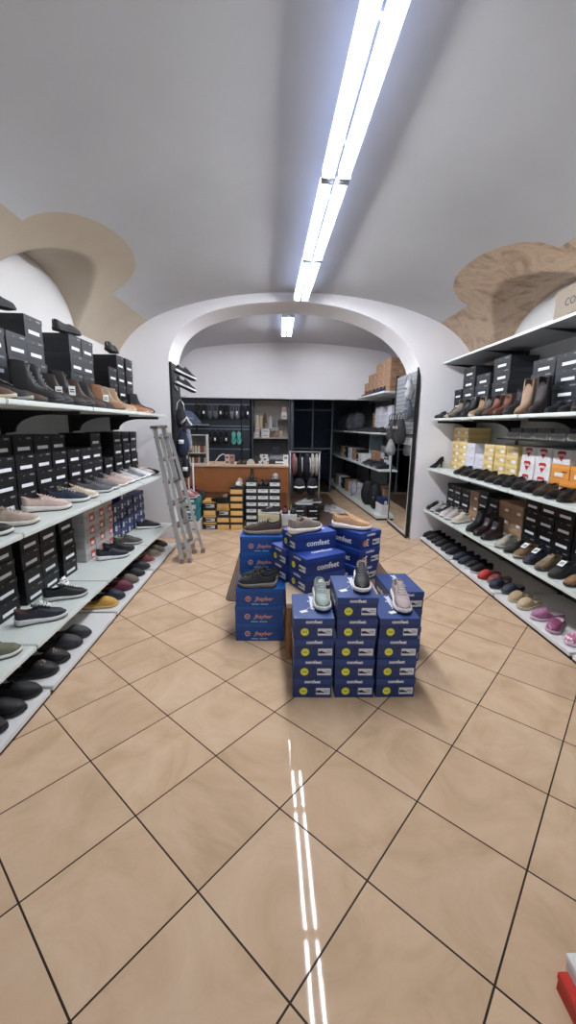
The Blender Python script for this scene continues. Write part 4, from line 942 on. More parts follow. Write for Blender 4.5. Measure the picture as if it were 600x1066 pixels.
# red and white carton at the entrance
o = MB().box(0, 0, 0, 0.20, 0.32, 0.055).build('shoe_box', mat((176, 34, 26), 0.45), bevel=0.002); o.location = (0.776, 0.488, 0); tag(o, 'flat red box on the floor by the shop entrance', 'box')
MB().box(-0.002, -0.002, 0.038, 0.202, 0.322, 0.058).build('lid', mat((196, 48, 36), 0.45), o, bevel=0.002)
o = MB().box(0, 0, 0, 0.20, 0.31, 0.045).build('shoe_box', mat((214, 214, 216), 0.5), bevel=0.002); o.location = (0.800, 0.508, 0.0585); tag(o, 'white box lying on the flat red box by the entrance', 'box')
MB().box(-0.003, -0.003, 0.03, 0.203, 0.313, 0.048).build('lid', mat((226, 226, 226), 0.5), o, bevel=0.002)

# ------------------------------------------------------------------ counter and its surroundings
CW = mat((158, 98, 52), 0.4, var=0.12, scale=7); CWD = mat((128, 76, 40), 0.45, var=0.1, scale=7); CTOP = mat((206, 176, 150), 0.35, var=0.06)
t = empty('sales_counter', (-0.66, 6.45, 0)); tag(t, 'wooden sales counter with pale top at the back of the shop', 'counter')
MB().box(-0.80, -0.03, 0.865, 0.845, 0.62, 0.895).build('counter_top', CTOP, t, bevel=0.004)
MB().box(-0.78, 0.0, 0.46, 0.82, 0.03, 0.864).build('front_panel', CW, t, bevel=0.003)
MB().box(-0.78, 0.012, 0.06, 0.82, 0.04, 0.452).build('lower_panel', CWD, t, bevel=0.003)
MB().box(-0.78, 0.03, 0.0, 0.82, 0.58, 0.06).build('plinth', BLACK, t)
for x in (-0.795, 0.822): MB().box(x, -0.005, 0.0, x + 0.022, 0.60, 0.864).build('side_panel', CW, t)

gy = 'yellow-labelled boxes stacked before the counter'
for i, (x, n, kinds) in enumerate(((-0.985, 4, ('patched', 'patched', 'yellow', 'patched')), (-0.787, 4, ('yellow', 'yellow', 'patched', 'yellow')), (-0.59, 6, ('yellow',) * 6))):
    h = 0.1052
    for k in range(n):
        box(kinds[k], x, 5.86 + random.uniform(-0.006, 0.006), k * h, R(random.uniform(-1, 1)), f'{"yellow" if kinds[k] == "yellow" else "grey"}-labelled dark box, {LEV[n][k]} in the {ORD[i + 1]} stack from the teal box', gy)
gw = 'white-labelled black boxes before the counter'
for i, (x, n) in enumerate(((-0.385, 7), (-0.21, 6), (-0.035, 7))):
    for k in range(n):
        box('whitelabel', x, 6.03 + random.uniform(-0.005, 0.005), MZ + k * 0.1012, R(random.uniform(-1, 1)), f'black box with white end, {LEV[n][k]} in {ORD[i + 1]} stack from the yellow boxes', gw)
S('moccasin', -0.96, 5.90, 4 * 0.1052, 160, 'black flat shoe lying on the first yellow-labelled stack', upper=(20, 20, 22), sole=(18, 18, 18))
S('slipper', -0.775, 5.89, 4 * 0.1052, 262, 'grey brown slipper on the second yellow-labelled stack', 'slipper', (110, 100, 92), (130, 120, 110))
S('sneaker', -0.575, 5.88, 6 * 0.1052, 265, 'silver grey sneaker on the tallest yellow-labelled stack', upper=(190, 182, 170), sole=(210, 204, 196), s=0.9)
S('ankle_boot', -0.385, 6.06, MZ + 7 * 0.1012, 268, 'black fur boot on the first white-ended stack', 'boot', upper=(24, 24, 26), sole=(20, 20, 20), s=0.66)
S('moccasin', -0.258, 6.06, MZ + 6 * 0.1012, 262, 'black loafer, first of two on the middle white-ended stack', upper=(20, 20, 24), sole=(20, 20, 20), s=0.9)
S('moccasin', -0.165, 6.06, MZ + 6 * 0.1012, 268, 'black loafer, second of two on the middle white-ended stack', upper=(20, 20, 24), sole=(20, 20, 20), s=0.9)
S('slipper', -0.03, 6.06, MZ + 7 * 0.1012, 268, 'silver slipper on the last white-ended stack', 'slipper', (140, 134, 130), (170, 166, 160))
box('beige', -0.12, 5.66, MZ, 0, 'beige box with black and white sneaker on top, before the counter')
o = box('beige', -0.115, 5.665, MZ + 0.131, R(2), 'upper beige box directly under the black and white sneaker')
S('sneaker', -0.235, 5.76, MZ + 0.262, 172, 'black and white sneaker on the beige boxes', upper=(40, 40, 42), sole=(222, 222, 218), lace=(230, 230, 230), s=1.02)
box('bigwhite', 0.188, 6.075, MZ, R(2), 'large white box beside the white-ended stacks')
S('closed_slipper', 0.125, 6.10, MZ + 0.171, 268, 'maroon slipper on the large white box', 'slipper', (82, 36, 46), (40, 30, 32))
S('closed_slipper', 0.245, 6.10, MZ + 0.171, 264, 'black slipper on the large white box', 'slipper', (24, 22, 26), (30, 30, 32))
# teal and white boxes left of the counter
box('bigwhite', -1.215, 5.62, 0, R(1), 'white box on the floor under the teal box')
box('teal', -1.215, 5.63, 0.1715, R(1.5), 'lower teal box with printed side beside the ladder')
box('teal', -1.22, 5.635, 0.328, R(0.5), 'upper teal box with printed side beside the ladder')
S('sneaker', -1.13, 5.665, 0.484, -35, 'pink and red sneaker on the teal box, toe out', upper=(176, 116, 112), sole=(216, 210, 206), lace=(230, 226, 224))
S('sneaker', -1.12, 5.84, 0.484, -25, 'red and grey sneaker behind the pink one on the teal box', upper=(150, 92, 92), sole=(214, 210, 206), lace=(210, 206, 204))
# dark red shoes behind, on a low crate
o = MB().box(-0.17, 0, 0, 0.17, 0.3, 0.50).build('storage_crate', mat((60, 58, 58), 0.6), bevel=0.004); o.location = (-1.285, 6.06, 0); tag(o, 'dark crate between the teal boxes and the counter', 'crate')
S('derby', -1.12, 6.12, 0.501, -10, 'dark red patent shoe on the crate by the counter', upper=(86, 26, 32), sole=(30, 20, 22), rough=0.3)
S('derby', -1.13, 6.24, 0.501, -10, 'second dark red patent shoe on the crate by the counter', upper=(80, 26, 30), sole=(30, 20, 22), rough=0.3)

# lit case with bottles on the counter
LITE = mat((196, 198, 190), 0.4, var=0.05); CASEB = mat((96, 96, 92), 0.5)
t = empty('bottle_case', (-1.275, 6.52, 0.8955)); tag(t, 'white framed case with two rows of shoe care bottles on the counter', 'display case')
MB().box(-0.155, 0.16, 0, 0.155, 0.175, 0.45).build('case_back', CASEB, t)
for x in (-0.165, 0.15): MB().box(x, 0, 0, x + 0.015, 0.175, 0.46).build('case_side', LITE, t)
for z in (0.0, 0.165, 0.445): MB().box(-0.149, 0.0, z, 0.149, 0.16, z + 0.012).build('case_shelf', LITE, t)
cols2 = [(206, 196, 176), (176, 168, 150), (90, 60, 50), (210, 206, 190), (60, 54, 50), (190, 160, 120), (150, 60, 60), (214, 210, 200)]
for r_, z in enumerate((0.0125, 0.1775)):
    for i in range(6):
        o = MB().lathe([(0.018, 0), (0.019, 0.01), (0.019, 0.075 + 0.02 * r_), (0.008, 0.09 + 0.02 * r_)], 10).build('bottle', mat(cols2[(i * 3 + r_ * 2) % 8], 0.35), smooth=False)
        o.location = (-1.275 - 0.12 + i * 0.048, 6.585, 0.8955 + z); tag(o, f'shoe care bottle, {ORD[i + 1]} in the {("lower", "upper")[r_]} row of the white case', 'bottle', 'bottles in the white case')
        MB().lathe([(0.009, 0.09 + 0.02 * r_), (0.0095, 0.092 + 0.02 * r_), (0.0095, 0.115 + 0.02 * r_), (0.007, 0.118 + 0.02 * r_)], 8).build('cap', mat((30, 30, 32) if (i + r_) % 3 else (150, 40, 40), 0.4), o)
# things on the counter top
def prop(name, label, cat, loc, rz, parts, group=None):
    t = empty(name, loc, rz); tag(t, label, cat, group)
    for nm, mb, m in parts: mb.build(nm, m, t, bevel=0.0)
    return t
for i, (x, c, nm) in enumerate(((-0.80, (206, 176, 166), 'pale pink'), (-0.72, (170, 130, 120), 'dusty pink'))):
    for k in range(2):
        o = MB().box(-0.035, 0, 0, 0.035, 0.06, 0.075).build('polish_box', mat(c, 0.5), bevel=0.002); o.location = (x, 6.56, 0.8955 + k * 0.0756)
        MB().box(-0.022, -0.001, 0.02, 0.022, 0, 0.045).build('label', mat((90, 50, 46), 0.5), o); tag(o, f'{nm} polish box, {("lower", "upper")[k]} of two on the counter', 'box', 'polish boxes on the counter')
S('derby', -0.62, 6.50, 0.8955, 262, 'dark brown leather shoe on the counter, toe forward', upper=(56, 36, 28), sole=(24, 20, 18), rough=0.35, s=0.8)
S('derby', -0.53, 6.50, 0.8955, 268, 'second dark brown leather shoe on the counter', upper=(60, 40, 30), sole=(24, 20, 18), rough=0.35, s=0.8)
o = MB().tube([(-1.02, 6.56, 0.90), (-0.98, 6.58, 0.95), (-0.93, 6.62, 1.02), (-0.88, 6.66, 1.05), (-0.84, 6.68, 1.03)], 0.009, 8).build('shoehorn', mat((196, 192, 186), 0.4), smooth=True); tag(o, 'pale curved shoehorn leaning on the counter beside the bottle case', 'shoehorn')
o = MB().prism([(-0.07, 0), (0.07, 0), (0.055, 0.05), (0.0, 0.085), (-0.05, 0.06)], 'y', 0, 0.06).build('cloth_bag', mat((200, 198, 184), 0.8), bevel=0.008); o.location = (-0.43, 6.60, 0.8955); tag(o, 'crumpled pale cloth bag on the counter beside the leather shoes', 'bag')
t = empty('cash_register', (-0.02, 6.66, 0.8955)); tag(t, 'black cash register with small screen on the counter end', 'cash register')
MB().box(-0.12, 0, 0, 0.13, 0.22, 0.075).build('drawer', mat((40, 40, 44), 0.4), t, bevel=0.004)
MB().prism([(0.0, 0.076), (0.2, 0.076), (0.2, 0.15), (0.06, 0.13)], 'x', -0.11, 0.12).build('keyboard', mat((26, 26, 28), 0.5), t)
MB().box(-0.06, 0.16, 0.15, 0.06, 0.18, 0.27).build('screen', mat((20, 22, 26), 0.2), t, bevel=0.003)
MB().box(-0.01, -0.002, 0.015, 0.12, 0.0, 0.045).build('paper_slip', WHITE, t)
for k in range(3):
    o = MB().box(-0.065, 0, 0, 0.065, 0.05, 0.052).build('shoe_care_box', mat((206, 206, 206), 0.5), bevel=0.002); o.location = ((-0.235, -0.20, -0.215)[k], 6.58 + 0.01 * k, 0.8955 + 0.0525 * k)
    MB().lathe([(0.016, 0), (0.016, 0.001)], 14).build('logo', INK, o).location = (0.0, -0.0005, 0.028); o.children[0].rotation_euler = (PI / 2, 0, 0)
    tag(o, f'white care box with round black logo, {LEV[3][k]} of three on the counter', 'box', 'white care boxes on the counter')
o = MB().box(-0.07, 0, 0, 0.07, 0.12, 0.11).build('card_terminal', mat((24, 24, 26), 0.4), bevel=0.004); o.location = (-0.315, 6.70, 0.8955); MB().box(-0.05, -0.001, 0.06, 0.05, 0, 0.095).build('screen', mat((60, 64, 70), 0.2), o); tag(o, 'small black payment terminal beside the white care boxes', 'terminal')
o = MB().box(-0.04, 0, 0, 0.04, 0.004, 0.16).build('price_sheet', WHITE); o.location = (0.135, 6.56, 0.8955); MB().box(-0.025, -0.001, 0.09, 0.025, 0, 0.13).build('print', GREYTXT, o); tag(o, 'upright white price sheet at the counter end', 'sheet')

# shelf cabinet seen above the counter
t = empty('shelf_cabinet', (-0.14, 8.47, 0)); tag(t, 'grey framed shelf cabinet with pale back behind the counter', 'cabinet')
CBACK = mat((176, 168, 158), 0.6, var=0.05); FRM = mat((70, 72, 78), 0.45)
MB().box(-0.36, 0.40, 0.0, 0.36, 0.42, 2.03).build('back_board', CBACK, t)
for x in (-0.385, 0.36): MB().box(x, 0.0, 0.0, x + 0.025, 0.42, 2.03).build('side_board', FRM, t)
for z, m in ((0.78, FRM), (1.25, CBACK), (1.62, FRM)): MB().box(-0.358 if z != 1.62 else 0.15, 0.02, z, 0.358, 0.40, z + 0.022).build('shelf', m, t)
MB().box(-0.358, 0.3, 0.0, 0.358, 0.32, 1.24).build('lower_board', mat((48, 48, 52), 0.5), t)
hangs = [(-0.42, 1.62, (196, 188, 172), 'cream', 0.26), (-0.345, 1.60, (186, 168, 136), 'beige', 0.28), (-0.262, 1.66, (92, 64, 44), 'brown', 0.20), (-0.15, 1.60, (178, 178, 180), 'grey', 0.26), (-0.06, 1.58, (120, 118, 120), 'dark grey', 0.2)]
for i, (x, z, c, nm, hgt) in enumerate(hangs):
    rg = []
    for k in range(7):
        f = k / 6; wv_ = 0.012 + 0.034 * min(1, f * 1.6) ; rg.append([(wv_ * math.cos(a) + 0.004 * math.sin(7 * f + a), 0.45 * wv_ * math.sin(a), z + 0.10 - f * hgt - (z)) for a in np.linspace(0, 2 * PI, 12, endpoint=False)])
    o = MB().loft(rg).build('hanging_pouch', mat(c, 0.8, var=0.15, scale=40), smooth=True); o.location = (x, 8.62, z)
    MB().tube([(0, 0, 0.09), (0, 0.0, 0.13), (0.0, 0.02, 0.15)], 0.002, 5).build('loop', FRM, o); tag(o, f'{nm} pouch hanging in the shelf cabinet', 'pouch', 'pouches in the shelf cabinet')
cabs = [(-0.43, 1.2725, 0.11, 0.10, (206, 200, 196), 'white box with printed picture'), (-0.43 + 0.02, 1.3735, 0.09, 0.10, (196, 180, 176), 'pinkish white box upon another box'), (-0.25, 1.2725, 0.16, 0.09, (214, 212, 208), 'white lettered box'), (-0.25, 1.3635, 0.17, 0.08, (204, 202, 200), 'upper white lettered box'), (-0.03, 1.2725, 0.10, 0.07, (150, 116, 92), 'small brown box'), (0.07, 1.2725, 0.05, 0.14, (196, 172, 150), 'slim beige box'), (0.13, 1.643, 0.11, 0.14, (206, 200, 194), 'pale box on the small upper shelf'), (0.13, 1.784, 0.08, 0.10, (196, 160, 156), 'pink box on top of a pale one')]
for i, (x, z, wd, hh, c, nm) in enumerate(cabs):
    o = MB().box(-wd / 2, 0, 0, wd / 2, 0.12, hh).build('carton', mat(c, 0.55, var=0.05), bevel=0.002); o.location = (x, 8.56, z)
    MB().box(-wd * 0.3, -0.001, hh * 0.35, wd * 0.3, 0, hh * 0.5).build('print', mat((120, 100, 96), 0.6), o); tag(o, f'{nm} in the shelf cabinet above the counter', 'box', 'small boxes in the shelf cabinet')
for i, x in enumerate((-0.105, -0.02)):
    o = MB().tube([(0.028 * math.cos(a), 0, 0.028 * math.sin(a)) for a in np.linspace(0, 2 * PI, 16, endpoint=False)], 0.010, 8, closed=True).build('lace_reel', mat((196, 196, 200), 0.5), smooth=True); o.location = (x, 8.50, 1.44); MB().lathe([(0.005, -0.005), (0.005, 0.12)], 8).build('peg', FRM, o); o.children[0].rotation_euler = (-PI / 2, 0, 0)
    tag(o, f'round white lace reel, {ORD[i + 1]} of two on the cabinet back', 'reel', 'lace reels in the cabinet')

# slipper wall left of the cabinet
BRD = mat((36, 42, 52), 0.45, var=0.1, scale=5)
t = empty('display_board', (-1.22, 8.30, 0)); tag(t, 'dark blue grey display board with hanging slippers behind the counter', 'board')
MB().box(-0.70, 0.16, 0.0, 0.66, 0.18, 2.03).build('board', BRD, t)
for z in (1.90, 1.48, 1.42, 1.02): MB().box(-0.69, 0.13, z, 0.65, 0.16, z + 0.02).build('rail', mat((120, 130, 142), 0.3, metal=0.5), t)
for x in (-0.42, 0.48): MB().box(x, 0.125, 0.0, x + 0.03, 0.16, 2.03).build('post', BLACK, t)
FLIP = shoe_proto('flip_flop', 0.25, [(0, 0.034), (0.35, 0.034), (0.7, 0.045), (1, 0.038)], [(0, 0.03), (1, 0.03)], None, [(0, 0.022), (1, 0.016)], toe_r=0.72, heel_r=0.14,
                  extra=[('strap', MB().tube([(-0.036, 0.09, 0.024), (-0.026, 0.14, 0.042), (0.0, 0.19, 0.036), (0.026, 0.14, 0.042), (0.036, 0.09, 0.024)], 0.006, 6), 'lace')])
FLIP['parts'] = [p for p in FLIP['parts']]
SH['flip_flop'] = FLIP
def hang(kind, x, y, z, label, u, so, la=None, roll=0, group='slippers hanging behind the counter', s=1.0):
    o = S(kind, x, y, z, 0, label, 'slipper', u, so, lace=la, tilt=(R(-90), R(roll), PI), group=group, s=s)
    MB().tube([(0, 0.01, 0.03), (0, -0.03, 0.01), (0, -0.03, -0.019)], 0.003, 5).build('hook', mat((130, 134, 140), 0.3, metal=0.6), o)
    return o
top = [(-1.51, (36, 36, 40), 'black'), (-1.292, (96, 100, 108), 'grey'), (-1.075, (30, 32, 38), 'black'), (-0.858, (104, 108, 116), 'grey'), (-0.645, (36, 40, 50), 'navy black')]
for i, (x, c, nm) in enumerate(top):
    for q, dx in enumerate((-0.0535, 0.0535)):
        hang('slipper', x * 1.0 + dx, 8.40, 1.90, f'{nm} slipper hanging heel up, {ORD[i * 2 + q + 1]} along the upper rail', c, tuple(v + 14 for v in c))
low = [(-1.30, (24, 24, 28), 'black'), (-1.08, (30, 28, 32), 'black'), (-0.83, (96, 176, 166), 'teal')]
for i, (x, c, nm) in enumerate(low):
    for q, dx in enumerate((-0.0535, 0.0535)):
        hang('flip_flop' if nm == 'teal' else 'slipper', x + dx, 8.40, 1.38, f'{nm} {"flip-flop" if nm == "teal" else "slipper"} hanging, {ORD[i * 2 + q + 1]} along the lower rail', c, tuple(min(255, v + 10) for v in c), la=(30, 90, 90) if nm == 'teal' else None)
for i, o in enumerate([o for o in C.objects if o.get('group') == 'slippers hanging behind the counter']):
    if i in (1, 4, 7, 9, 11, 13):
        c = put('price_tag', flat(0.030, 0.055, WHITE), o); c.location = (0, 0.15, 0.098); c.rotation_euler = (R(-90), 0, 0)
o = MB().prism([(-0.17, 0.0), (0.22, 0.0), (0.12, 0.13), (0.02, 0.24), (-0.15, 0.26)], 'y', 0, 0.10).build('folded_bag', mat((96, 110, 136), 0.7, var=0.25, scale=14, bump=0.4), bevel=0.02); o.location = (-1.70, 8.20, 1.522); tag(o, 'blue grey folded bag on the upper ledge left of the slippers', 'bag')
MB().box(-0.12, -0.004, 0.10, 0.06, 0.0, 0.12).build('strap', mat((160, 168, 180), 0.6), o)
o = MB().box(-0.22, 0, 0, 0.30, 0.248, 0.02).build('ledge_shelf', mat((150, 156, 160), 0.5), bevel=0.002); o.location = (-1.68, 8.17, 1.5005); tag(o, 'narrow grey ledge under the blue grey bag', 'shelf')

# ------------------------------------------------------------------ pegboard on the arch jamb by the ladder
JL = prof[0][0]; JR = prof[-1][0]
t = empty('pegboard', (JL + 0.002, 5.42, 0)); tag(t, 'black pegboard strip on the arch jamb above the ladder', 'board')
MB().box(0, 0, 0.75, 0.018, 0.46, 2.27).build('board', mat((34, 36, 40), 0.5), t, bevel=0.002)
MB().box(0.0, -0.03, 0.75, 0.03, 0.0, 2.27).build('edge_strip', BLACK, t)
for z in (2.20, 2.02, 1.86): MB().tube([(0.018, 0.12, z), (0.16, 0.12, z), (0.165, 0.12, z + 0.02)], 0.004, 6).build('hook', mat((150, 150, 154), 0.3, metal=0.7), t)
for i, (z, y) in enumerate(((2.07, 5.52), (1.92, 5.50))):
    S('sneaker', JL + 0.27, y, z, 0, f'black sneaker with white sole hanging on the pegboard, {("upper", "lower")[i]} one', upper=(28, 28, 32), sole=(222, 222, 220), tilt=None, group='sneakers on the pegboard')
    o = C.objects[-1]
for o in [o for o in C.objects if o.get('label', '').startswith('black sneaker with white sole hanging')]:
    o.rotation_euler = (R(-24), R(-14), R(-72)); o.location = (JL + 0.035, o.location.y, o.location.z + 0.10)
S('sneaker', JL + 0.16, 5.60, 2.18, 0, 'white strapped sneaker at the top of the pegboard', upper=(120, 120, 124), sole=(214, 214, 214)).rotation_euler = (R(-60), R(-10), R(-70))
def cloth_blob(name, label, cat, loc, w_, h_, d_, c, parts=(), group=None, wob=0.12, seed=1, n=18, taper=0.6, rz=0.0):
    rnd = random.Random(seed); ph = [rnd.uniform(0, 6) for _ in range(4)]; rg = []
    for k in range(10):
        f = k / 9; sc = (math.sin(PI * min(1, 0.10 + f * 0.86)) ** 0.5) * (taper + (1 - taper) * f)
        rg.append([((w_ / 2) * sc * math.cos(a) * (1 + wob * math.sin(3 * a + ph[0] + 2 * f)), (d_ / 2) * sc * math.sin(a) * (1 + wob * math.sin(5 * a + ph[1] + 3 * f)), -h_ * f) for a in np.linspace(0, 2 * PI, n, endpoint=False)])
    o = MB().loft(rg).build(name, c if isinstance(c, bpy.types.Material) else mat(c, 0.8, var=0.25, scale=18, bump=0.3), smooth=True); o.location = loc; o.rotation_euler = (0, 0, rz); tag(o, label, cat, group)
    for nm, mb, m in parts: mb.build(nm, m, o, smooth=True)
    return o
def strap(w_, up, r=0.006): return MB().tube([(-w_ * 0.3, 0, -0.03), (-w_ * 0.22, 0, up * 0.6), (0, 0, up), (w_ * 0.22, 0, up * 0.6), (w_ * 0.3, 0, -0.03)], r, 6)
MET = mat((196, 196, 200), 0.25, metal=0.6, var=0.1)
def tri(s_): return [('strap', strap(s_, 0.10), BLACK), ('patch', MB().box(-0.03, -s_ * 0.34 - 0.03, -0.16, 0.03, -s_ * 0.34 + 0.02, -0.11), WHITE)]
cloth_blob('shoulder_bag', 'black bag with white strap hanging high on the pegboard', 'bag', (JL + 0.10, 5.50, 1.72), 0.17, 0.26, 0.14, (26, 28, 34), [('strap', strap(0.17, 0.10), WHITE), ('loop', MB().tube([(0.02, -0.09, -0.20), (0.07, -0.10, -0.16), (0.10, -0.10, -0.12), (0.12, -0.09, -0.17), (0.16, -0.09, -0.22)], 0.012, 6), WHITE)], 'bags on the pegboard', seed=2)
cloth_blob('shoulder_bag', 'navy patterned bag hanging below the black one on the pegboard', 'bag', (JL + 0.11, 5.50, 1.42), 0.20, 0.34, 0.15, (30, 36, 60), tri(0.2), 'bags on the pegboard', seed=3)
cloth_blob('shoulder_bag', 'dark bag with pale patches hanging lowest on the pegboard', 'bag', (JL + 0.14, 5.52, 1.06), 0.15, 0.26, 0.12, (26, 28, 40), tri(0.15), 'bags on the pegboard', seed=4)
cloth_blob('scarf', 'pale blue grey scarf hanging between the bags and the bottle case', 'scarf', (JL + 0.13, 5.80, 1.44), 0.12, 0.30, 0.08, (150, 156, 170), [('loop', strap(0.12, 0.08), FRM)], None, seed=5)
for i, x in enumerate((0.03, 0.10)):
    o = MB().tube([(JL + x + 0.03, 6.015, 0), (JL + x + 0.03, 6.015, 0.95)], 0.012, 8).build('broom_handle', mat((206, 206, 204), 0.5), smooth=True); MB().lathe([(0.02, 0), (0.018, 0.05)], 10, (JL + x + 0.03, 6.015, 0.0)).build('grip', BLACK, o)
    tag(o, f'upright pale broom handle by the counter, {("wall side", "counter side")[i]}', 'broom', 'broom handles beside the counter')

# ------------------------------------------------------------------ slat panel and mirror on the opposite jamb
SLAT = mat((150, 154, 158), 0.5, var=0.04)
t = empty('slat_panel', (JR - 0.03, 5.40, 0)); tag(t, 'grey slatted display panel in black frame on the arch jamb', 'panel')
for k in range(14):
    z = 1.42 + k * 0.058; MB().box(-0.02, 0.03, z, -0.002, 0.94, z + 0.050).build('slat', SLAT, t)
MB().box(-0.002, 0.02, 1.40, 0.012, 0.96, 2.24).build('back_sheet', mat((60, 62, 66), 0.6), t)
for y in (0.0, 0.94): MB().box(-0.03, y, 0.02, 0.012, y + 0.03, 2.26).build('frame_post', BLACK, t)
for nm, w_, z, y, c, sd in (('silver strapped bag high on the slat panel', 0.20, 2.12, 5.55, (170, 172, 176), 11), ('grey blue bag under the silver one on the slat panel', 0.18, 1.86, 5.50, (88, 92, 104), 12)):
    cloth_blob('handbag', nm, 'bag', (JR - 0.12, y, z), 0.13, 0.26, w_, c, [('strap', strap(0.13, 0.08), MET), ('buckle', MB().lathe([(0.022, 0), (0.024, 0.006), (0.012, 0.012)], 12, (-0.06, -0.06, -0.12)), MET)], 'bags on the slat panel', seed=sd)
for i, y in enumerate((6.22, 6.02, 5.82, 5.62)):
    cloth_blob('hanging_bag', f'dark brown grey bag, {ORD[i + 1]} of four hanging under the slat panel', 'bag', (JR - 0.13 - 0.02 * (i % 2), y, 1.62), 0.15, 0.34, 0.17, ((70, 64, 64), (54, 50, 52), (62, 56, 58), (44, 42, 46))[i], [('strap', strap(0.15, 0.09), BLACK), ('clasp', MB().box(-0.085, -0.02, -0.14, -0.06, 0.02, -0.10), MET)], 'dark bags under the slat panel', seed=20 + i)
cloth_blob('tote_bag', 'grey angular fabric bag hanging in front of the mirror', 'bag', (JR - 0.18, 6.0, 1.36), 0.20, 0.26, 0.26, (134, 134, 136), [('strap', strap(0.2, 0.08), BLACK)], None, seed=31, wob=0.04, n=10, taper=0.25)
t = empty('floor_mirror', (JR - 0.045, 5.42, 0)); tag(t, 'tall mirror in white and black frame standing beside the rack end', 'mirror')
mm = bpy.data.materials.new('mirror_glass'); mm.use_nodes = True; b_ = mm.node_tree.nodes['Principled BSDF']; b_.inputs['Metallic'].default_value = 1.0; b_.inputs['Roughness'].default_value = 0.03; b_.inputs['Base Color'].default_value = (0.78, 0.80, 0.80, 1)
MB().box(-0.008, 0.03, 0.06, 0.0, 0.93, 1.28).build('mirror_glass', mm, t)
WF = mat((206, 206, 202), 0.4)
MB().box(-0.016, 0.015, 0.04, 0.004, 0.945, 0.065).build('frame_rail', WF, t); MB().box(-0.016, 0.015, 1.275, 0.004, 0.945, 1.30).build('frame_rail', WF, t)
MB().box(-0.014, 0.0, 0.0, 0.006, 0.96, 0.04).build('base_rail', BLACK, t)
for y in (0.01, 0.93): MB().box(-0.016, y, 0.04, 0.004, y + 0.02, 1.30).build('frame_stile', WF, t)

# ------------------------------------------------------------------ rack along the back room
AN = R(3.8); BO = Vector((1.64, 6.52, 0)); ud = Vector((-math.sin(AN), math.cos(AN), 0)); vd = Vector((math.cos(AN), math.sin(AN), 0))
def BP(u, v, z): return BO + ud * u + vd * v + Vector((0, 0, z))
t = empty('shelving_rack', BO, AN); tag(t, 'dark shelving rack running into the back room past the arch', 'shelving')
LEN, DEP = 5.0, 0.62
for z, ln in ((0.83, LEN), (1.42, LEN), (2.06, 1.62)):
    MB().box(0, 0, z - 0.028, DEP, ln, z).build('shelf', SHELF, t, bevel=0.003)
for a in (0, 1.25, 2.5, 3.75):
    bs = MB().box(0, a + 0.004, 0.03, DEP, a + 1.246, 0.075).build('base_shelf', SHELF, t, bevel=0.003); MB().box(0.012, a + 0.01, 0, DEP, a + 1.24, 0.03).build('plinth', BLACK, bs)
for a in (0.03, 1.25, 2.5, 3.75, 4.97): MB().box(DEP - 0.04, a - 0.02, 0.075, DEP, a + 0.02, 2.03 if a > 1.5 else 2.25).build('upright', BLACK, t)
MB().box(DEP - 0.012, 0.05, 0.08, DEP - 0.002, 4.95, 2.02).build('back_panel', mat((116, 122, 128), 0.5), t)
MB().box(0.30, 1.62, 0.84, DEP - 0.05, 1.65, 1.38).build('divider', mat((150, 170, 178), 0.4), t)
gk = 'brown cartons on the high back-room shelf'
for i in range(2):
    for k in range(4): box('kraft', *(BO + ud * 0.04 + vd * (0.22 + i * 0.24) + Vector((0, 0, 2.061 + k * 0.125))), AN if False else AN, f'brown carton facing the shop, {LEV[4][k]} of the {("aisle", "wall")[i]} column, high back-room shelf', gk)
o_ = [(0.54, 4), (0.78, 4), (1.02, 3), (1.26, 3), (1.50, 2)]
# those cartons sit with their ends to the aisle
for i, (u, n) in enumerate(o_):
    p = BP(u - 0.04, 0.13, 0)
    for k in range(n): box('kraft', p.x, p.y, 2.061 + k * 0.125, AN - PI / 2, f'brown carton facing the aisle, {LEV[n][k]} of {ORD[i + 1]} column, high back-room shelf', gk)
for i, (u, c, nm) in enumerate(((0.25, (36, 44, 76), 'dark blue'), (0.45, (44, 56, 92), 'blue'), (0.65, (60, 66, 84), 'slate'), (0.85, (44, 50, 70), 'navy'), (1.1, (110, 66, 58), 'russet'), (1.3, (96, 60, 54), 'brown red'))):
    p = BP(u, 0.0, 2.061) ; S('ankle_boot', p.x, p.y, p.z, 185, f'{nm} boot before the cartons on the high back-room shelf', 'boot', upper=c, sole=(30, 26, 26), s=0.44)
# tier B
gb = 'white-lidded boxes in the back room'
for i, (u, n) in enumerate(((0.55, 4), (0.78, 3), (1.01, 4), (1.24, 4))):
    p = BP(u, 0.30, 1.421)
    for k in range(n): box('white', p.x, p.y, p.z + k * 0.1132, AN - PI / 2, f'white box, {LEV[n][k]} of {ORD[i + 1]} column on the upper back-room shelf', gb)
p = BP(1.50, 0.33, 1.421)
for k in range(3): box('brown', p.x, p.y, p.z + k * 0.1192, AN - PI / 2, f'brown box, {LEV[3][k]} beside the white boxes, upper back-room shelf', gb)
for i in range(9):
    p = BP(0.14 + i * 0.19, -0.005, 1.421); S('derby' if i % 2 else 'moccasin', p.x, p.y, p.z, 200, f'black shoe, {ORD[i + 1]} from the shop on the upper back-room shelf', upper=(28, 28, 32) if i % 3 else (52, 46, 46), sole=(24, 24, 26), s=0.92, group='dark shoes on the upper back-room shelf')
for i in range(4):
    p = BP(1.95 + i * 0.5, 0.14, 1.421); cloth_blob('stuffed_bag', f'dark grey bag, {ORD[i + 1]} deep in the upper back-room shelf', 'bag', p + Vector((0, 0, 0.36)), 0.3, 0.36, 0.34, ((60, 62, 70), (84, 84, 88), (48, 50, 58), (70, 74, 84))[i], [('strap', strap(0.28, 0.04), BLACK)], 'bags on the upper back-room shelf', seed=40 + i, taper=0.85)
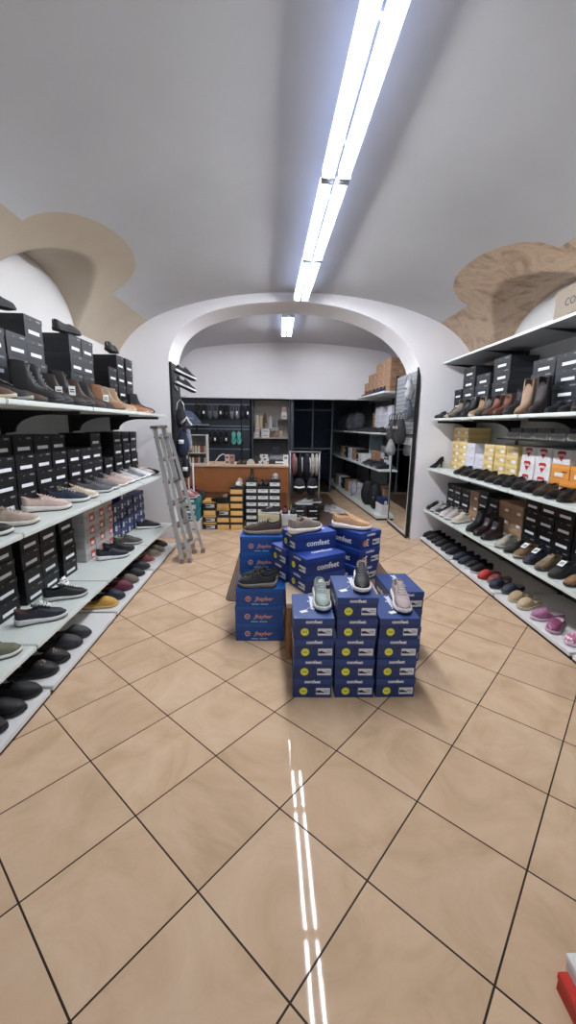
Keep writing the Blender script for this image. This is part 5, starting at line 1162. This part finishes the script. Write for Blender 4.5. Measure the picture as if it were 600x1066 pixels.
# tier C
for i, (u, n) in enumerate(((0.22, 4), (0.44, 4), (0.66, 3), (0.87, 3))):
    p = BP(u, 0.33, 0.831)
    for k in range(n): box('white' if (i + k) % 3 else 'black', p.x, p.y, p.z + k * 0.1185, AN - PI / 2, f'{"white" if (i + k) % 3 else "black"} box, {LEV[n][k]} of {ORD[i + 1]} column, middle back-room shelf', gb)
p = BP(1.10, 0.22, 0.831)
for k in range(2): box('kraft', p.x, p.y, p.z + k * 0.125, AN - PI / 2, f'brown carton, {LEV[2][k]} of two on the middle back-room shelf', gb)
p = BP(1.48, 0.08, 0.831); box('bigwhite', p.x, p.y, p.z, AN - PI / 2, 'large white box on the middle back-room shelf', gb)
for i in range(6):
    p = BP(0.16 + i * 0.17, -0.005, 0.831); S('sneaker' if i % 2 else 'moccasin', p.x, p.y, p.z, 200, f'dark shoe, {ORD[i + 1]} from the shop on the middle back-room shelf', upper=((30, 30, 34), (48, 52, 66), (40, 36, 36))[i % 3], sole=(140, 140, 146) if i % 2 else (24, 24, 26), s=0.92, group='dark shoes on the middle back-room shelf')
for i in range(5):
    p = BP(1.75 + i * 0.36, 0.10, 0.831); k_ = ('black', 'brown', 'white', 'black', 'brown')[i]
    for k in range(2): box(k_, p.x, p.y, p.z + k * 0.1195, AN - PI / 2, f'{k_} box, {LEV[2][k]} of {ORD[i + 1]} stack deep on the middle back-room shelf', gb)
for i in range(5):
    p = BP(2.35 + i * 0.4, 0.12, 0.076); k_ = ('white', 'kraft', 'black', 'white', 'kraft')[i]
    for k in range(2): box(k_, p.x, p.y, p.z + k * 0.1255, AN - PI / 2, f'{"brown" if k_ == "kraft" else k_} box, {LEV[2][k]} of {ORD[i + 1]} stack deep on the back-room base shelf', gb)
# base
p = BP(0.06, 0.10, 0.076); box('bigwhite', p.x + 0.12, p.y, p.z - 0.0, AN, 'white box at the front of the back-room base shelf')
o = box('bluelabel', p.x + 0.10, p.y + 0.03, p.z + 0.1712, AN, 'bright blue box on the white box of the back-room rack'); 
for i in range(3):
    q = BP(0.52 + 0.245 * i, 0.25, 0.076)
    for k in range(3): box('kraft' if i != 1 else 'white', q.x, q.y, q.z + k * 0.1255, AN - PI / 2, f'{"brown" if i != 1 else "white"} box, {LEV[3][k]} of {ORD[i + 1]} column, back-room base shelf', gb)
q = BP(0.62, 0.16, 0.076); cloth_blob('backpack', 'black backpack with white emblem on the back-room base shelf', 'backpack', q + Vector((0, 0, 0.42)), 0.24, 0.42, 0.34, (20, 22, 28), [('emblem', MB().lathe([(0.03, 0), (0.022, 0.012), (0.004, 0.016)], 12, (-0.05, -0.12, -0.2)), WHITE), ('strap', strap(0.2, 0.06), BLACK)], None, seed=60, taper=0.9)
q = BP(1.02, 0.14, 0.076); cloth_blob('backpack', 'plain black backpack behind the emblem one', 'backpack', q + Vector((0, 0, 0.44)), 0.26, 0.44, 0.36, (24, 24, 30), [('strap', strap(0.2, 0.06), BLACK)], None, seed=61, taper=0.9)
o = MB().tube([(0.17 * math.cos(a), 0.02 * math.sin(3 * a), 0.17 * math.sin(a)) for a in np.linspace(0, 2 * PI, 24, endpoint=False)], 0.014, 8, closed=True).build('hoop', mat((150, 152, 156), 0.4), smooth=True); o.location = BP(1.9, 0.10, 0.265); o.rotation_euler = (R(10), 0, R(60)); tag(o, 'grey hoop leaning on the dark end of the back-room base shelf', 'hoop')
# sneakers lying on the mat in the back room
S('sneaker', 1.24, 6.98, MZ, -6, 'white sneaker on the floor before the back-room rack', upper=(196, 192, 190), sole=(224, 222, 220), s=1.1)
S('sneaker', 1.20, 7.24, MZ, -8, 'lilac grey sneaker behind the white one on the floor', upper=(150, 144, 150), sole=(210, 208, 208), s=1.1)
S('sneaker', 1.16, 7.11, MZ, -6, 'pale mauve sneaker left of the white one on the floor', upper=(166, 156, 160), sole=(206, 204, 204), s=1.1)
S('moccasin', 0.60, 7.30, MZ, 186, 'black shoe on the floor beside the pale sneakers', upper=(26, 24, 28), sole=(22, 22, 22), s=1.1)
S('moccasin', 0.40, 7.20, MZ, 184, 'second black shoe on the floor beside the pale sneakers', upper=(30, 26, 30), sole=(22, 22, 22), s=1.1)

# clothes rail and bags between the counter and the aisle
t = empty('clothes_rail', (0.47, 6.95, 0)); tag(t, 'short chrome clothes rail beside the counter', 'clothes rail')
MB().tube([(-0.27, 0, 1.08), (0.27, 0, 1.08)], 0.011, 8).build('bar', MET, t, smooth=True)
for x in (-0.25, 0.25):
    MB().tube([(x, 0, 0.03), (x, 0, 1.08)], 0.011, 8).build('post', MET, t, smooth=True); MB().box(x - 0.015, -0.2, MZ, x + 0.015, 0.2, 0.035).build('foot', BLACK, t)
for i, (x, c, nm, h_, w_) in enumerate(((0.288, (150, 92, 92), 'dusty red', 0.36, 0.10), (0.39, (34, 32, 36), 'black', 0.38, 0.08), (0.50, (22, 24, 34), 'black navy', 0.42, 0.15), (0.60, (196, 190, 178), 'cream', 0.36, 0.07), (0.67, (206, 200, 186), 'ivory', 0.36, 0.07))):
    o = cloth_blob('jacket', f'{nm} jacket hanging on the chrome rail by the counter', 'jacket', (x, 6.95, 1.045), w_, h_, 0.30, c, [('hanger', MB().tube([(0, 0, -0.03), (0, 0, 0.01), (0.004, 0, 0.016)], 0.003, 5), MET), ('trim', MB().tube([(w_ * 0.30, -0.13, -0.05), (w_ * 0.36, -0.155, -0.16), (w_ * 0.36, -0.15, -0.30)], 0.008, 6), WHITE if i in (1, 2) else MET)], 'jackets on the chrome rail', seed=70 + i, taper=0.8)
for i, (x, y, z, w_, h_, c, nm) in enumerate(((0.36, 6.62, 0.665, 0.21, 0.25, (30, 30, 36), 'black bag with white band'), (0.575, 6.66, 0.665, 0.19, 0.28, (24, 26, 34), 'navy black bag'))):
    cloth_blob('sports_bag', f'{nm} hanging below the jackets on the rail', 'bag', (x, y, z), w_, h_, 0.2, c, [('band', MB().tube([(-w_ * 0.4, -0.10, -0.12), (0, -0.125, -0.13), (w_ * 0.4, -0.10, -0.12)], 0.016, 6), WHITE), ('strap', strap(w_, 0.07), BLACK)], 'sports bags by the rail', seed=80 + i, taper=0.85)
gc = 'boxes under the clothes rail'
for i, (x, kind, n) in enumerate(((0.37, 'dark', 2), (0.59, 'black', 2))):
    for k in range(n): box(kind, x, 6.46, MZ + k * 0.119, R(2), f'dark box, {LEV[n][k]} of the {ORD[i + 1]} stack under the clothes rail', gc)
S('sneaker', 0.30, 6.54, MZ + 2 * 0.119, 180, 'white and grey sneaker on the dark boxes under the rail', upper=(170, 170, 172), sole=(226, 226, 224))
S('sneaker', 0.46, 6.70, MZ + 2 * 0.119, 184, 'black and white sneaker on the dark boxes under the rail', upper=(60, 60, 64), sole=(210, 210, 210))
# glass partition leading to the storeroom
t = empty('glass_partition', (0.80, 9.4, 0)); tag(t, 'dark glass partition with grey posts deep in the back room', 'partition')
gl = bpy.data.materials.new('tinted_glass'); gl.use_nodes = True; b_ = gl.node_tree.nodes['Principled BSDF']; b_.inputs['Base Color'].default_value = (*lin((190, 204, 220)), 1); b_.inputs['Transmission Weight'].default_value = 1.0; b_.inputs['Roughness'].default_value = 0.02; b_.inputs['IOR'].default_value = 1.05
for x in (-0.46, -0.02, 0.42): MB().box(x, 0, 0.0, x + 0.03, 0.03, 2.5).build('post', mat((86, 94, 104), 0.4), t)
for x in (-0.428, 0.012): MB().box(x, 0.01, 0.02, x + 0.406, 0.016, 2.5).build('pane', gl, t)
for z in (1.0, 1.85): MB().box(-0.43, 0.004, z, 0.42, 0.024, z + 0.025).build('rail', mat((86, 94, 104), 0.4), t)
